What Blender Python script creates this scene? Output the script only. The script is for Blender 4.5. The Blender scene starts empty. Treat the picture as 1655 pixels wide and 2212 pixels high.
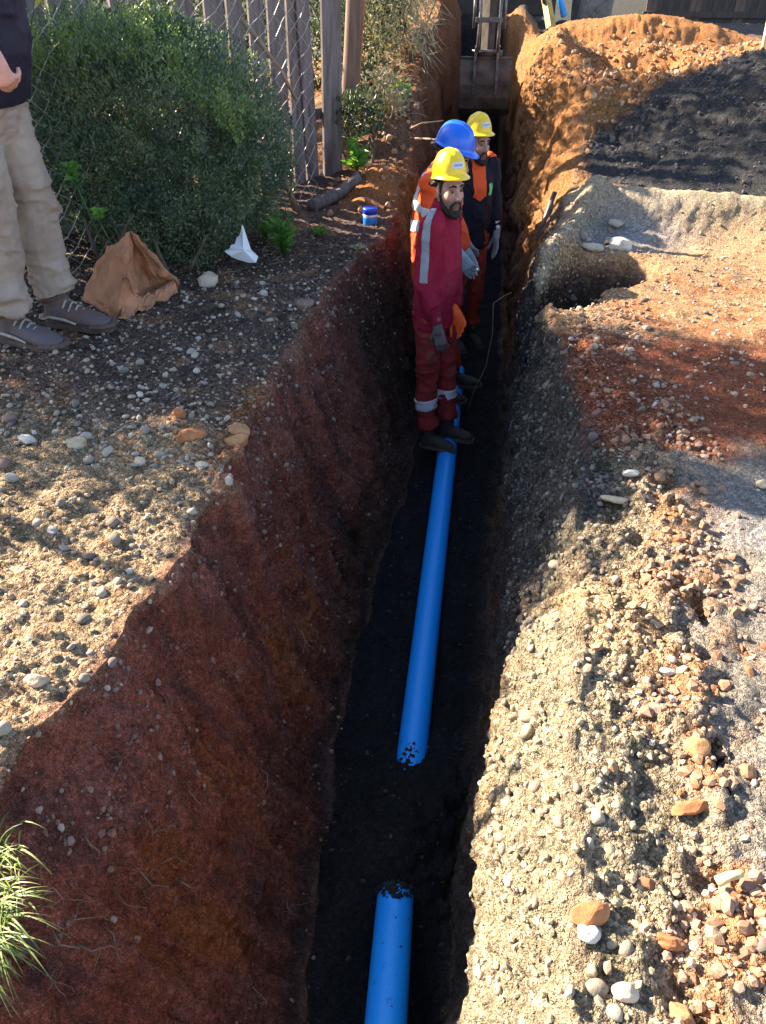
import bpy, bmesh, math, random
import numpy as np
from mathutils import Vector, Matrix, Euler

R = math.radians
C = bpy.context.scene.collection
SC = bpy.context.scene
rng = np.random.default_rng(7)
random.seed(7)

# ------------------------------------------------------------------ camera
CAM_H, CAM_P, CAM_T, CAM_F = 1.40, R(36.67), R(5.7), 1660.0
cd = bpy.data.cameras.new('camera')
cam = bpy.data.objects.new('camera', cd)
C.objects.link(cam)
cam.location = (0, 0, CAM_H)
cam.rotation_euler = Euler((R(90) - CAM_P, 0, CAM_T), 'XYZ')
cd.sensor_fit = 'HORIZONTAL'
cd.sensor_width = 36.0
cd.lens = 36.0 * CAM_F / 1655.0
cd.clip_start = 0.05
cd.clip_end = 400
SC.camera = cam

# ------------------------------------------------------------------ light
SUN_EL = R(30.0)
SUN_AZ = (0.937, -0.350)
SUN_TRAVEL = Vector((SUN_AZ[0] * math.cos(SUN_EL), SUN_AZ[1] * math.cos(SUN_EL), -math.sin(SUN_EL)))
sl = bpy.data.lights.new('sun', 'SUN')
sl.energy = 5.0
sl.angle = R(0.55)
sl.color = (1.0, 0.86, 0.66)
so = bpy.data.objects.new('sun', sl)
C.objects.link(so)
so.rotation_euler = SUN_TRAVEL.to_track_quat('-Z', 'Y').to_euler()
so.location = (-6, 4, 8)
w = bpy.data.worlds.new('World')
SC.world = w
w.use_nodes = True
nt = w.node_tree
sky = nt.nodes.new('ShaderNodeTexSky')
sky.sky_type = 'NISHITA'
sky.sun_disc = False
sky.sun_elevation = SUN_EL
sky.sun_rotation = math.atan2(-SUN_AZ[0], -SUN_AZ[1])
nt.links.new(sky.outputs[0], nt.nodes['Background'].inputs[0])
nt.nodes['Background'].inputs[1].default_value = 0.08
SC.view_settings.view_transform = 'Standard'
SC.view_settings.look = 'None'
SC.view_settings.gamma = 1
SC.view_settings.use_curve_mapping = False
SC.view_settings.exposure = 2.35
SC.render.engine = 'CYCLES'


# ------------------------------------------------------------------ measuring: photo pixel (1655 x 2212) -> world point
FW = Vector((-math.sin(CAM_T) * math.cos(CAM_P), math.cos(CAM_T) * math.cos(CAM_P), -math.sin(CAM_P)))
RT = Vector((math.cos(CAM_T), math.sin(CAM_T), 0))
UP = RT.cross(FW)


def ray(u, v):
    return FW + RT * ((u - 827.5) / CAM_F) + UP * ((1106 - v) / CAM_F)


def at(u, v, z=0.0):
    d = ray(u, v)
    return Vector((0, 0, CAM_H)) + d * ((z - CAM_H) / d.z)


def aty(u, v, y):
    d = ray(u, v)
    return Vector((0, 0, CAM_H)) + d * (y / d.y)


# ------------------------------------------------------------------ numeric helpers
def _hash(ix, iy, iz, seed):
    h = (ix.astype(np.uint32) * np.uint32(374761393) + iy.astype(np.uint32) * np.uint32(668265263)
         + iz.astype(np.uint32) * np.uint32(2147483647 - 88) + np.uint32(seed * 974711))
    h = (h ^ (h >> np.uint32(13))) * np.uint32(1274126177)
    return h ^ (h >> np.uint32(16))


def vnoise(x, y, z, seed=0):
    """smooth value noise, about -1..1"""
    x = np.asarray(x, float); y = np.asarray(y, float); z = np.asarray(z, float)
    x, y, z = np.broadcast_arrays(x, y, z)
    fx, fy, fz = np.floor(x), np.floor(y), np.floor(z)
    ix, iy, iz = fx.astype(np.int64), fy.astype(np.int64), fz.astype(np.int64)
    tx, ty, tz = x - fx, y - fy, z - fz
    tx = tx * tx * tx * (tx * (tx * 6 - 15) + 10)
    ty = ty * ty * ty * (ty * (ty * 6 - 15) + 10)
    tz = tz * tz * tz * (tz * (tz * 6 - 15) + 10)
    out = np.zeros_like(x)
    for dx in (0, 1):
        wx = tx if dx else 1 - tx
        for dy in (0, 1):
            wy = ty if dy else 1 - ty
            for dz in (0, 1):
                wz = tz if dz else 1 - tz
                out += wx * wy * wz * (_hash(ix + dx, iy + dy, iz + dz, seed).astype(float) / 4294967295.0)
    return out * 2 - 1


def fbm(x, y, z, seed=0, oct=3, gain=0.5):
    o = np.zeros(np.broadcast(x, y, z).shape); a = 1.0; f = 1.0
    for i in range(oct):
        o = o + a * vnoise(x * f + 13.7 * i, y * f - 7.1 * i, z * f + 3.3 * i, seed + i)
        a *= gain; f *= 2.03
    return o


def sstep(a, b, x):
    t = np.clip((x - a) / (b - a), 0, 1)
    return t * t * (3 - 2 * t)


def gauss(x, c, s):
    return np.exp(-((x - c) / s) ** 2)


def mesh_from(name, V, F, smooth=True, col=None):
    """V (n,3), F (m,k) one face size"""
    V = np.ascontiguousarray(V, dtype=np.float32)
    F = np.ascontiguousarray(F, dtype=np.int32)
    m = bpy.data.meshes.new(name)
    k = F.shape[1]
    m.vertices.add(len(V)); m.vertices.foreach_set('co', V.ravel())
    m.loops.add(F.size); m.loops.foreach_set('vertex_index', F.ravel())
    m.polygons.add(len(F))
    m.polygons.foreach_set('loop_start', np.arange(0, F.size, k, dtype=np.int32))
    m.polygons.foreach_set('use_smooth', np.full(len(F), smooth, dtype=bool))
    m.update(calc_edges=True)
    if col is not None:
        a = m.color_attributes.new('soil', 'FLOAT_COLOR', 'POINT')
        c4 = np.ones((len(V), 4), dtype=np.float32); c4[:, :col.shape[1]] = col
        a.data.foreach_set('color', c4.ravel())
    return m


def link(name, mesh, mat=None, parent=None):
    o = bpy.data.objects.new(name, mesh)
    C.objects.link(o)
    if mat is not None and mesh is not None:
        mesh.materials.clear(); mesh.materials.append(mat)
    if parent is not None:
        o.parent = parent
    return o


def tag(o, label, cat, group=None):
    o['label'] = label; o['category'] = cat
    if group: o['group'] = group
    return o


def empty(name, loc=(0, 0, 0), rz=0.0, label=None, cat=None, group=None):
    o = bpy.data.objects.new(name, None)
    o.empty_display_size = 0.05
    C.objects.link(o); o.location = loc; o.rotation_euler = (0, 0, rz)
    if label: tag(o, label, cat, group)
    return o


# ------------------------------------------------------------------ materials
def new_mat(name):
    m = bpy.data.materials.new(name); m.use_nodes = True
    return m, m.node_tree, m.node_tree.nodes['Principled BSDF']


def mixcol(nt, fac, a, b, mode='MIX'):
    n = nt.nodes.new('ShaderNodeMix'); n.data_type = 'RGBA'; n.blend_type = mode
    for i, s in ((0, fac), (6, a), (7, b)):
        if isinstance(s, bpy.types.NodeSocket): nt.links.new(s, n.inputs[i])
        elif isinstance(s, (int, float)): n.inputs[i].default_value = s
        else: n.inputs[i].default_value = (*s[:3], 1)
    return n.outputs[2]


def noise(nt, scale, detail=4, rough=0.6, vec=None):
    n = nt.nodes.new('ShaderNodeTexNoise'); n.inputs['Scale'].default_value = scale
    n.inputs['Detail'].default_value = detail; n.inputs['Roughness'].default_value = rough
    if vec is not None: nt.links.new(vec, n.inputs['Vector'])
    return n.outputs[0]


def ramp(nt, fac, stops):
    n = nt.nodes.new('ShaderNodeValToRGB')
    e = n.color_ramp.elements
    while len(e) < len(stops): e.new(0.5)
    for k, (p, c) in enumerate(stops):
        e[k].position = p
        e[k].color = (c, c, c, 1) if isinstance(c, (int, float)) else (*c, 1)
    nt.links.new(fac, n.inputs[0])
    return n.outputs[0]


def coords(nt, kind='Object', scale=None):
    t = nt.nodes.new('ShaderNodeTexCoord').outputs[kind]
    if scale is None: return t
    m = nt.nodes.new('ShaderNodeMapping'); m.inputs['Scale'].default_value = scale
    nt.links.new(t, m.inputs[0])
    return m.outputs[0]


def bump(nt, bsdf, h, strength=0.5, dist=0.01):
    b = nt.nodes.new('ShaderNodeBump'); b.inputs['Strength'].default_value = strength
    b.inputs['Distance'].default_value = dist
    nt.links.new(h, b.inputs['Height']); nt.links.new(b.outputs[0], bsdf.inputs['Normal'])


def simple(name, col, rough=0.8, var=0.25, scale=30, bmp=0.0, metallic=0.0, spec=0.5, stretch=None, col2=None, bscale=None, coord='Object'):
    m, nt, b = new_mat(name)
    v = coords(nt, coord, stretch)
    n = noise(nt, scale, 4, 0.6, v)
    f = ramp(nt, n, [(0.3, 0.0), (0.7, 1.0)])
    c2 = col2 if col2 else tuple(max(0, c * (1 - var)) for c in col)
    c1 = col if col2 else tuple(min(1, c * (1 + var)) for c in col)
    nt.links.new(mixcol(nt, f, c2, c1), b.inputs['Base Color'])
    b.inputs['Roughness'].default_value = rough
    b.inputs['Metallic'].default_value = metallic
    b.inputs['Specular IOR Level'].default_value = spec
    if bmp: bump(nt, b, noise(nt, bscale or scale * 4, 3, 0.6, v), bmp, 0.004)
    return m


def math_node(nt, op, a, b):
    n = nt.nodes.new('ShaderNodeMath'); n.operation = op
    for i, q in enumerate((a, b)):
        if isinstance(q, bpy.types.NodeSocket): nt.links.new(q, n.inputs[i])
        else: n.inputs[i].default_value = q
    return n.outputs[0]


def soil_material():
    """albedo from the soil attribute; its alpha says how gritty the soil is (1 gravel, 0 clay wall)"""
    m, nt, b = new_mat('soil')
    at_ = nt.nodes.new('ShaderNodeAttribute'); at_.attribute_name = 'soil'
    grit = at_.outputs['Alpha']
    v = coords(nt, 'Object')
    wv = nt.nodes.new('ShaderNodeVectorMath'); wv.operation = 'ADD'
    nz = nt.nodes.new('ShaderNodeTexNoise'); nz.inputs['Scale'].default_value = 70; nz.inputs['Detail'].default_value = 2
    nt.links.new(v, nz.inputs['Vector'])
    sc = nt.nodes.new('ShaderNodeVectorMath'); sc.operation = 'SCALE'; sc.inputs['Scale'].default_value = .012
    nt.links.new(nz.outputs['Color'], sc.inputs[0]); nt.links.new(v, wv.inputs[0]); nt.links.new(sc.outputs[0], wv.inputs[1])
    hs, cs = [], []
    for scale in (75, 170):
        vo = nt.nodes.new('ShaderNodeTexVoronoi'); vo.inputs['Scale'].default_value = scale
        nt.links.new(wv.outputs[0], vo.inputs['Vector'])
        hs.append(ramp(nt, vo.outputs['Distance'], [(0.0, 1.0), (0.62, 0.0)]))
        sp = nt.nodes.new('ShaderNodeSeparateColor'); nt.links.new(vo.outputs['Color'], sp.inputs[0])
        cs.append(ramp(nt, sp.outputs[0], [(0.0, .55), (.6, 1.0), (1.0, 1.55)]))
    f1 = ramp(nt, noise(nt, 55, 3, 0.7, v), [(0.28, 0.55), (0.72, 1.45)])
    f2 = ramp(nt, noise(nt, 260, 1, 0.7, v), [(0.3, 0.55), (0.7, 1.45)])
    pc = mixcol(nt, 1.0, cs[0], cs[1], 'MULTIPLY')
    pc = mixcol(nt, grit, (1, 1, 1), pc)
    c = mixcol(nt, 1.0, at_.outputs['Color'], f1, 'MULTIPLY')
    c = mixcol(nt, 1.0, c, f2, 'MULTIPLY')
    c = mixcol(nt, 1.0, c, pc, 'MULTIPLY')
    wsp = ramp(nt, noise(nt, 120, 2, .75, coords(nt, 'Object', (1, 1, .45))), [(.30, .62), (.55, 1.0), (.74, 1.45)])
    c = mixcol(nt, 1.0, c, mixcol(nt, grit, wsp, (1, 1, 1)), 'MULTIPLY')
    nt.links.new(c, b.inputs['Base Color'])
    b.inputs['Roughness'].default_value = 0.95
    b.inputs['Specular IOR Level'].default_value = 0.12
    peb = math_node(nt, 'ADD', hs[0], math_node(nt, 'MULTIPLY', hs[1], .45))
    peb = math_node(nt, 'MULTIPLY', peb, grit)
    vs_ = coords(nt, 'Object', (1, 1, .22))
    scr_ = math_node(nt, 'MULTIPLY', noise(nt, 45, 4, .75, vs_), math_node(nt, 'SUBTRACT', 1.6, math_node(nt, 'MULTIPLY', grit, 1.6)))
    h = math_node(nt, 'ADD', math_node(nt, 'MULTIPLY', noise(nt, 90, 3, 0.75, v), .9), math_node(nt, 'MULTIPLY', noise(nt, 360, 1, 0.7, v), .5))
    h = math_node(nt, 'ADD', math_node(nt, 'ADD', h, peb), scr_)
    bump(nt, b, h, 1.0, 0.013)
    return m


def stone_material(name, stops, attr=False):
    m, nt, b = new_mat(name)
    v = coords(nt, 'Object')
    if attr:
        a = nt.nodes.new('ShaderNodeAttribute'); a.attribute_name = 'soil'; base = a.outputs[0]
    else:
        oi = nt.nodes.new('ShaderNodeObjectInfo')
        base = ramp(nt, oi.outputs['Random'], stops)
    f = ramp(nt, noise(nt, 60, 4, 0.7, v), [(0.3, 0.7), (0.7, 1.2)])
    nt.links.new(mixcol(nt, 1.0, base, f, 'MULTIPLY'), b.inputs['Base Color'])
    b.inputs['Roughness'].default_value = 0.85
    b.inputs['Specular IOR Level'].default_value = 0.3
    bump(nt, b, noise(nt, 150, 4, 0.7, v), 0.5, 0.004)
    return m


def leaf_material(name, a, b_, trans=0.35, rough=0.45, attr=True, spec=0.6):
    m, nt, b = new_mat(name)
    g = nt.nodes.new('ShaderNodeAttribute'); g.attribute_name = 'soil'
    c = mixcol(nt, g.outputs['Fac'], a, b_)
    nt.links.new(c, b.inputs['Base Color'])
    b.inputs['Roughness'].default_value = rough
    b.inputs['Specular IOR Level'].default_value = spec
    t = nt.nodes.new('ShaderNodeBsdfTranslucent')
    hc = mixcol(nt, 1.0, c, (1.5, 1.6, 0.7), 'MULTIPLY')
    nt.links.new(hc, t.inputs[0])
    mx = nt.nodes.new('ShaderNodeMixShader'); mx.inputs[0].default_value = trans
    nt.links.new(b.outputs[0], mx.inputs[1]); nt.links.new(t.outputs[0], mx.inputs[2])
    nt.links.new(mx.outputs[0], nt.nodes['Material Output'].inputs[0])
    return m


M = {}
M['soil'] = soil_material()
M['gravel'] = stone_material('gravel_stone', None, attr=True)
M['stone'] = stone_material('river_stone', [(0.0, (0.16, 0.13, 0.11)), (0.3, (0.30, 0.25, 0.20)), (0.55, (0.38, 0.32, 0.25)), (0.8, (0.42, 0.37, 0.31)), (0.92, (0.30, 0.19, 0.14)), (1.0, (0.5, 0.47, 0.42))])
M['clod'] = stone_material('clay_clod', [(0.0, (0.20, 0.085, 0.045)), (0.5, (0.31, 0.15, 0.075)), (1.0, (0.38, 0.23, 0.135))])


def pipe_material():
    m, nt, b = new_mat('blue_pvc')
    v = coords(nt, 'Object')
    sep = nt.nodes.new('ShaderNodeSeparateXYZ'); nt.links.new(v, sep.inputs[0])
    n1 = noise(nt, 34, 6, 0.75, v)
    dirt = ramp(nt, n1, [(0.63, 0.0), (0.66, 1.0)])
    dust = ramp(nt, noise(nt, 6, 5, 0.6, v), [(0.35, 0.0), (0.8, 0.30)])
    c = mixcol(nt, dust, (0.008, 0.33, 0.95), (0.03, 0.32, 0.84))
    endm = nt.nodes.new('ShaderNodeAttribute'); endm.attribute_name = 'soil'
    dm = nt.nodes.new('ShaderNodeMath'); dm.operation = 'MULTIPLY'
    nt.links.new(dirt, dm.inputs[0]); nt.links.new(endm.outputs['Fac'], dm.inputs[1])
    c = mixcol(nt, dm.outputs[0], c, (0.035, 0.027, 0.025))
    nt.links.new(c, b.inputs['Base Color'])
    rr = mixcol(nt, dm.outputs[0], (0.42, 0.42, 0.42), (0.95, 0.95, 0.95))
    nt.links.new(rr, b.inputs['Roughness'])
    return m


M['pipe'] = pipe_material()
M['wood_grey'] = simple('weathered_wood', (0.15, 0.12, 0.115), 0.9, 0.55, 9, 0.5, stretch=(3, 3, 0.35))
M['wood_brown'] = simple('brown_wood', (0.14, 0.092, 0.072), 0.85, 0.45, 9, 0.5, stretch=(4, 4, 0.3))
M['wood_red'] = simple('reddish_wood', (0.30, 0.13, 0.07), 0.85, 0.35, 9, 0.4, stretch=(4, 4, 0.3))
M['wood_pale'] = simple('pale_wood', (0.55, 0.42, 0.24), 0.8, 0.25, 9, 0.3, stretch=(4, 4, 0.4))
M['wood_dark'] = simple('dark_wood', (0.07, 0.055, 0.05), 0.9, 0.4, 9, 0.4, stretch=(3, 3, 0.35))
M['wire'] = simple('galvanised_wire', (0.46, 0.43, 0.41), 0.5, 0.4, 12, 0.0, metallic=0.2, col2=(0.30, 0.20, 0.15))
M['rust'] = simple('rusty_bar', (0.22, 0.09, 0.045), 0.85, 0.5, 30, 0.3)
M['twig'] = simple('dry_twig', (0.27, 0.18, 0.12), 0.9, 0.4, 20, 0.3)
M['root'] = simple('thin_root', (0.22, 0.13, 0.085), 0.9, 0.4, 20)
M['bark'] = simple('bark', (0.10, 0.075, 0.055), 0.95, 0.5, 14, 0.8, stretch=(2, 2, 0.5))
M['bush_leaf'] = leaf_material('bush_leaf', (0.048, 0.095, 0.072), (0.22, 0.27, 0.14), 0.30, 0.38)
M['shoot_leaf'] = leaf_material('shoot_leaf', (0.06, 0.12, 0.05), (0.30, 0.36, 0.13), 0.45, 0.38)
M['weed_leaf'] = leaf_material('weed_leaf', (0.05, 0.16, 0.03), (0.16, 0.32, 0.06), 0.4, 0.5)
M['dark_leaf'] = leaf_material('dark_leaf', (0.016, 0.032, 0.016), (0.06, 0.085, 0.03), 0.3, 0.5)
M['tree_leaf'] = leaf_material('tree_leaf', (0.03, 0.06, 0.02), (0.07, 0.11, 0.03), 0.25, 0.5)
M['yellow_leaf'] = leaf_material('yellow_leaf', (0.5, 0.38, 0.06), (0.55, 0.45, 0.1), 0.35, 0.5)
M['dry_leaf'] = leaf_material('dry_grass', (0.22, 0.19, 0.13), (0.40, 0.36, 0.27), 0.25, 0.7)
M['litter'] = leaf_material('leaf_litter', (.07, .045, .03), (.24, .18, .11), .1, .8)
M['grass'] = leaf_material('grass_blade', (0.08, 0.15, 0.03), (0.28, 0.31, 0.08), 0.35, 0.5)
M['paper'] = simple('kraft_paper', (0.37, 0.165, 0.085), 0.85, 0.35, 9, 0.25, bscale=60)
M['white_plastic'] = simple('white_plastic', (0.72, 0.74, 0.80), 0.45, 0.1, 6, 0.2)


# ------------------------------------------------------------------ terrain
def ip(y, pts):
    xs = [p[0] for p in pts]; zs = [p[1] for p in pts]
    return np.interp(y, xs, zs)


def rows():
    ys = list(np.arange(-3.0, 0.3, 0.06))
    y = 0.3
    while y < 13.6:
        ys.append(y)
        y += 0.0036 * (1.15 + y)
    ys += list(np.arange(13.7, 16.01, 0.1))
    return np.array(ys)


YS = rows()
NY = len(YS)
XL = ip(YS, [(-3, -.95), (.5, -.95), (.91, -.91), (1.2, -.83), (1.45, -.80), (1.67, -.74), (2.14, -.73), (2.8, -.71), (3.3, -.70), (3.75, -.66), (4.2, -.55), (4.7, -.44), (5.3, -.43), (6.5, -.40), (8, -.42), (10, -.42), (16, -.45)])
XFL = ip(YS, [(-3, -.42), (.9, -.40), (1.76, -.42), (2.37, -.42), (2.85, -.36), (3.44, -.29), (4.2, -.235), (6, -.17), (10, -.16), (16, -.16)])
XFR = ip(YS, [(-3, .05), (.92, .08), (1.44, .13), (1.82, .18), (2.43, .21), (3.1, .25), (4.25, .34), (6.1, .42), (8, .47), (16, .48)])
XR = ip(YS, [(-3, .24), (.6, .26), (1, .31), (1.5, .36), (2, .41), (2.5, .47), (3.0, .46), (3.4, .44), (3.75, .385), (4.1, .42), (4.5, .52), (5, .62), (5.5, .72), (6.3, .86), (7.2, .90), (8, .78), (9, .62), (10, .58), (16, .55)])
jig = lambda s, a, f: a * fbm(YS * f, 0 * YS + s, 0 * YS, int(s), 4, 0.55)
XL = XL + jig(3, .018, 5.0)
XR = XR + jig(5, .016, 6.0)
XFL = XFL + jig(8, .022, 4.0)
XFR = XFR + jig(11, .016, 4.0)
ZF = ip(YS, [(-3, 0), (-2.4, 0), (-1.9, -1.13), (.9, -1.15), (4, -1.13), (9.9, -1.12), (10.9, -1.1), (11.5, -.1), (11.9, .5), (12.4, .6), (13.3, .2), (14.2, 0), (16, 0)])
OPEN = ip(YS, [(-3, 0), (-2.3, 0), (-1.9, 1), (11.0, 1), (11.7, 0.0), (16, 0)])


def zleft(x, y):
    z = 0.02 * fbm(x * 1.3, y * 1.3, 0 * x, 21, 3)
    z = z + 0.30 * sstep(5.6, 7.2, y) * sstep(-2.2, -.5, x)
    z = z + 0.38 * sstep(7.0, 8.4, y) * sstep(-1.3, -.5, x)
    z = z + 0.20 * gauss(y, 5.55, .35) * gauss(x, -.62, .16)
    z = z + 0.10 * gauss(y, 6.6, .3) * gauss(x, -.62, .2)
    z = z + 0.55 * gauss(y, 12.3, .8) * sstep(-2.6, -.8, x)
    z = z - 0.03 * gauss(x, -.7, .25)
    z = z - 0.06 * sstep(1.2, .4, y) * sstep(-1.5, -.9, x)
    fade = sstep(-7.5, -5.5, x) * sstep(16, 14.5, y) * sstep(-3, -2, y)
    return z * fade


def zright(x, y):
    z = 0.035 + 0.018 * fbm(x * 1.2, y * 1.2, 0 * x, 31, 3)
    z = z + 0.02 * gauss(x, .62, .12) * sstep(3.4, 2.2, y)
    # rising orange bank and its crests
    z = z + 0.33 * sstep(5.0, 7.6, y) * sstep(.35, 1.0, x)
    z = z + 0.16 * gauss(y, 7.5, .55) * sstep(2.2, .6, x)
    z = z - 0.24 * gauss(y, 8.45, .42) * sstep(2.4, 1.2, x)
    z = z + 0.20 * gauss(y, 9.4, .5) * sstep(3.0, 1.2, x)
    z = z - 0.16 * gauss(y, 10.05, .4) - 0.13 * np.exp(-(((x - 1.25) / .4) ** 2 + ((y - 6.35) / .28) ** 2))
    z = z + 0.55 * gauss(y, 12.3, .8) * sstep(.95, .6, x)
    z = z + 0.26 * gauss(x, .86, .15) * sstep(7.5, 8.0, y) * sstep(9.6, 9.1, y) - 0.20 * np.exp(-(((x - 1.38) / .38) ** 2 + ((y - 8.35) / .5) ** 2))
    z = z + 0.34 * gauss(y, 10.9, .55) * gauss(x, 2.0, 1.3)
    z = z + 0.34 * sstep(1.0, 3.4, x) * gauss(y, 8.3, 1.35)
    z = z + 0.10 * gauss(y, 9.1, .5) * sstep(.9, .5, x)
    # dark sand heap
    z = z + 0.50 * np.exp(-(((x - 2.75) / 1.25) ** 2 + ((y - 6.5) / 1.0) ** 2))
    # curved pale ridge with the hollow in front of it
    ry = 5.0 - 0.10 * np.clip(x - .9, 0, 2)
    z = z + 0.16 * gauss(y, ry, .17) * sstep(2.6, 1.5, x) * sstep(.45, .75, x)
    cx_ = np.interp(y, [3.5, 3.75, 4.2, 4.6, 5.0], [.34, .39, .50, .63, .80])
    z = z + 0.12 * np.interp(y, [3.75, 3.95, 4.4, 4.9, 5.1], [0, .5, 1, 1, 0]) * gauss(x, cx_, .075)
    z = z - 0.06 * gauss(y, ry - .42, .22) * sstep(2.2, 1.3, x)
    hx, hy = (x - .71) - .25 * (y - 4.02), y - 4.02
    jag = 1 + .25 * fbm(x * 6, y * 6, 0 * x, 33, 2)
    z = z - 0.85 * np.clip(np.exp(-((((hx) / .24) ** 2 + (hy / .23) ** 2) * jag) ** 2.6) + np.exp(-((((x - .47) / .17) ** 2 + ((y - 3.70) / .20) ** 2) * jag) ** 2.4), 0, 1)
    # foot prints and ruts in the fine sand near the camera
    for (u, v, sx, sy, d) in ((1515, 1300, .02, .05, .03), (1480, 1365, .025, .035, .03), (1572, 1465, .02, .014, .03),
                              (1555, 1660, .008, .06, .03), (1620, 1220, .02, .02, .015), (1440, 1260, .03, .02, .015),
                              (1600, 1400, .03, .05, .012), (1580, 1900, .04, .03, .015)):
        p = at(u, v, .035)
        z = z - 1.7 * d * np.exp(-(((x - p.x) / sx) ** 2 + ((y - p.y) / sy) ** 2))
    fade = sstep(8.5, 6.5, x) * sstep(16, 14.5, y) * sstep(-3, -2, y)
    return z * fade


def offs(n, a, maxd):
    lo, hi = 0.001, 0.2
    for _ in range(60):
        k = .5 * (lo + hi)
        d = a * (np.exp(k * n) - 1) / (np.exp(k) - 1)
        if d > maxd: hi = k
        else: lo = k
    i = np.arange(1, n + 1)
    return a * (np.exp(k * i) - 1) / (np.exp(k) - 1)


NL, NWL, NFL, NWR, NRG = 230, 190, 64, 180, 300
OL = offs(NL, .006, 6.6)[::-1]
ORr = offs(NRG, .0042, 7.6)
Y2 = YS[:, None]


def build_grid():
    Ps = []
    # left ground
    x = XL[:, None] - OL[None, :]; y = np.broadcast_to(Y2, x.shape)
    Ps.append(np.stack([x, y, zleft(x, y)], -1))
    # left wall
    t = np.linspace(0, 1, NWL)[None, :]
    zt = zleft(XL[:, None], Y2)
    fl_ = OPEN[:, None] * .06
    xb = XL[:, None] + (XFL - XL)[:, None] * (0.84 * t + 0.16 * t ** 3) + fl_ * np.clip((t - .88) / .12, 0, 1) ** 2
    zb = zt + (ZF[:, None] + .6 * fl_ - zt) * t ** 1.0
    zb = zb - 0.0 * t
    Ps.append(np.stack([xb, np.broadcast_to(Y2, xb.shape), zb], -1))
    # floor
    t = np.linspace(0, 1, NFL + 2)[None, 1:-1]
    e_ = np.abs(2 * t - 1)
    xf = XFL[:, None] + OPEN[:, None] * .06 + (XFR - XFL - .06 * OPEN)[:, None] * t
    yf = np.broadcast_to(Y2, xf.shape)
    heap = 0.185 * gauss(yf, 1.47, .26) + 0.05 * gauss(yf, 5.15, .25)
    zf = ZF[:, None] + OPEN[:, None] * (heap * (0.50 + .50 * gauss(xf, -.07, .18)) * (1 - e_ ** 3) + .03 * e_ ** 2 + .008)
    Ps.append(np.stack([xf, yf, zf], -1))
    # right wall: lower wall nearly upright, shoulder leaning outwards
    t = np.linspace(0, 1, NWR)[None, :]
    zr = zright(XR[:, None], Y2)
    mid = XFR + np.minimum(.07, (XR - XFR) * .5)
    zm = -.47
    a = np.clip(t / .5, 0, 1); b = np.clip((t - .5) / .5, 0, 1)
    xr = XFR[:, None] + (mid - XFR)[:, None] * a + (XR - mid)[:, None] * b ** 1.25
    zf0 = ZF[:, None] + .035 * OPEN[:, None]
    zz = zf0 + (zm - zf0) * a
    zz = np.where(t > .5, zm + (zr - zm) * (1 - (1 - b) ** 1.15), zz)
    o = OPEN[:, None]
    zz = np.where(o < 1, ZF[:, None] * (1 - t) + zr * t, zz)
    Ps.append(np.stack([xr, np.broadcast_to(Y2, xr.shape), zz], -1))
    # right ground
    x = XR[:, None] + ORr[None, :]; y = np.broadcast_to(Y2, x.shape)
    Ps.append(np.stack([x, y, zright(x, y)], -1))
    return np.concatenate(Ps, 1)


def normals(G):
    du = np.gradient(G, axis=1); dv = np.gradient(G, axis=0)
    n = np.cross(du, dv)
    n /= np.linalg.norm(n, axis=-1, keepdims=True) + 1e-9
    return n


G = build_grid()
N0 = normals(G)
NCOL = G.shape[1]
SEG = np.cumsum([0, NL, NWL, NFL, NWR, NRG])
colseg = np.zeros(NCOL, int)
for i in range(5): colseg[SEG[i]:SEG[i + 1]] = i
X, Y, Z = G[..., 0], G[..., 1], G[..., 2]
isL, isWL, isF, isWR, isR = [(colseg == i)[None, :] * np.ones((NY, 1)) for i in range(5)]
# blend masks so that relief does not step at the seams
kern = np.ones(15) / 15


def blur(mk):
    return np.apply_along_axis(lambda r: np.convolve(np.pad(r, 7, mode='edge'), kern, 'valid'), 1, mk[:1]) * np.ones((NY, 1))


bL, bWL, bF, bWR, bR = [blur(m_) for m_ in (isL, isWL, isF, isWR, isR)]
near = np.clip(1.6 - .08 * Y, .5, 1.6)
n2 = fbm(X * 4, Y * 4, Z * 4, 41, 3)
n8 = fbm(X * 14, Y * 14, Z * 14, 44, 3)
n30 = fbm(X * 48, Y * 48, Z * 48, 47, 2)
nridge = 1 - np.abs(vnoise(X * 22, Y * 22, Z * 22, 52))
scr = fbm(X * 3, Y * 26, Z * 2.2 + Y * 1.5, 55, 3)          # bucket scrapes down the walls
scr2 = fbm(X * 3, Y * 9, Z * 1.6, 58, 2)
orange_zone = bR * sstep(5.2, 6.4, Y)
cl1 = vnoise(X * 5, Y * 5, Z * 5, 91)
pile = np.exp(-(((X - 2.75) / 1.95) ** 2 + ((Y - 6.12 - .12 * (X - 2)) / 1.22) ** 2) ** 2)
notpile = sstep(.5, .25, pile)
D = bL * (.010 * n2 + .010 * n8 + .008 * n30)
D += bWL * (.020 * n2 + .011 * n8 + .0075 * n30 + .022 * scr * sstep(-.08, -.45, Z) + .026 * scr2 + .006 * nridge * n2)
D += bF * (.022 * n2 + .014 * n8 + .006 * n30)
calm = 1 - .65 * sstep(4.4, 5.4, Y)
D += bWR * (.022 * n2 + .021 * n8 * calm + .008 * n30 * calm + .012 * nridge * calm * sstep(-.9, -.3, Z) + .010 * scr * sstep(3.5, 5.5, Y))
D += bR * (.010 * n2 + .0065 * n8 + .004 * n30)
D += bR * sstep(.34, .10, X - XR[:, None]) * sstep(4.5, 3.0, Y) * (.012 * n8 + .012 * nridge * (n2 > -.2))
shoulder_ = np.maximum(bWR * sstep(-.75, -.5, Z), bR * sstep(.34, .10, X - XR[:, None])) * sstep(5.0, 4.2, Y)
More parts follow.
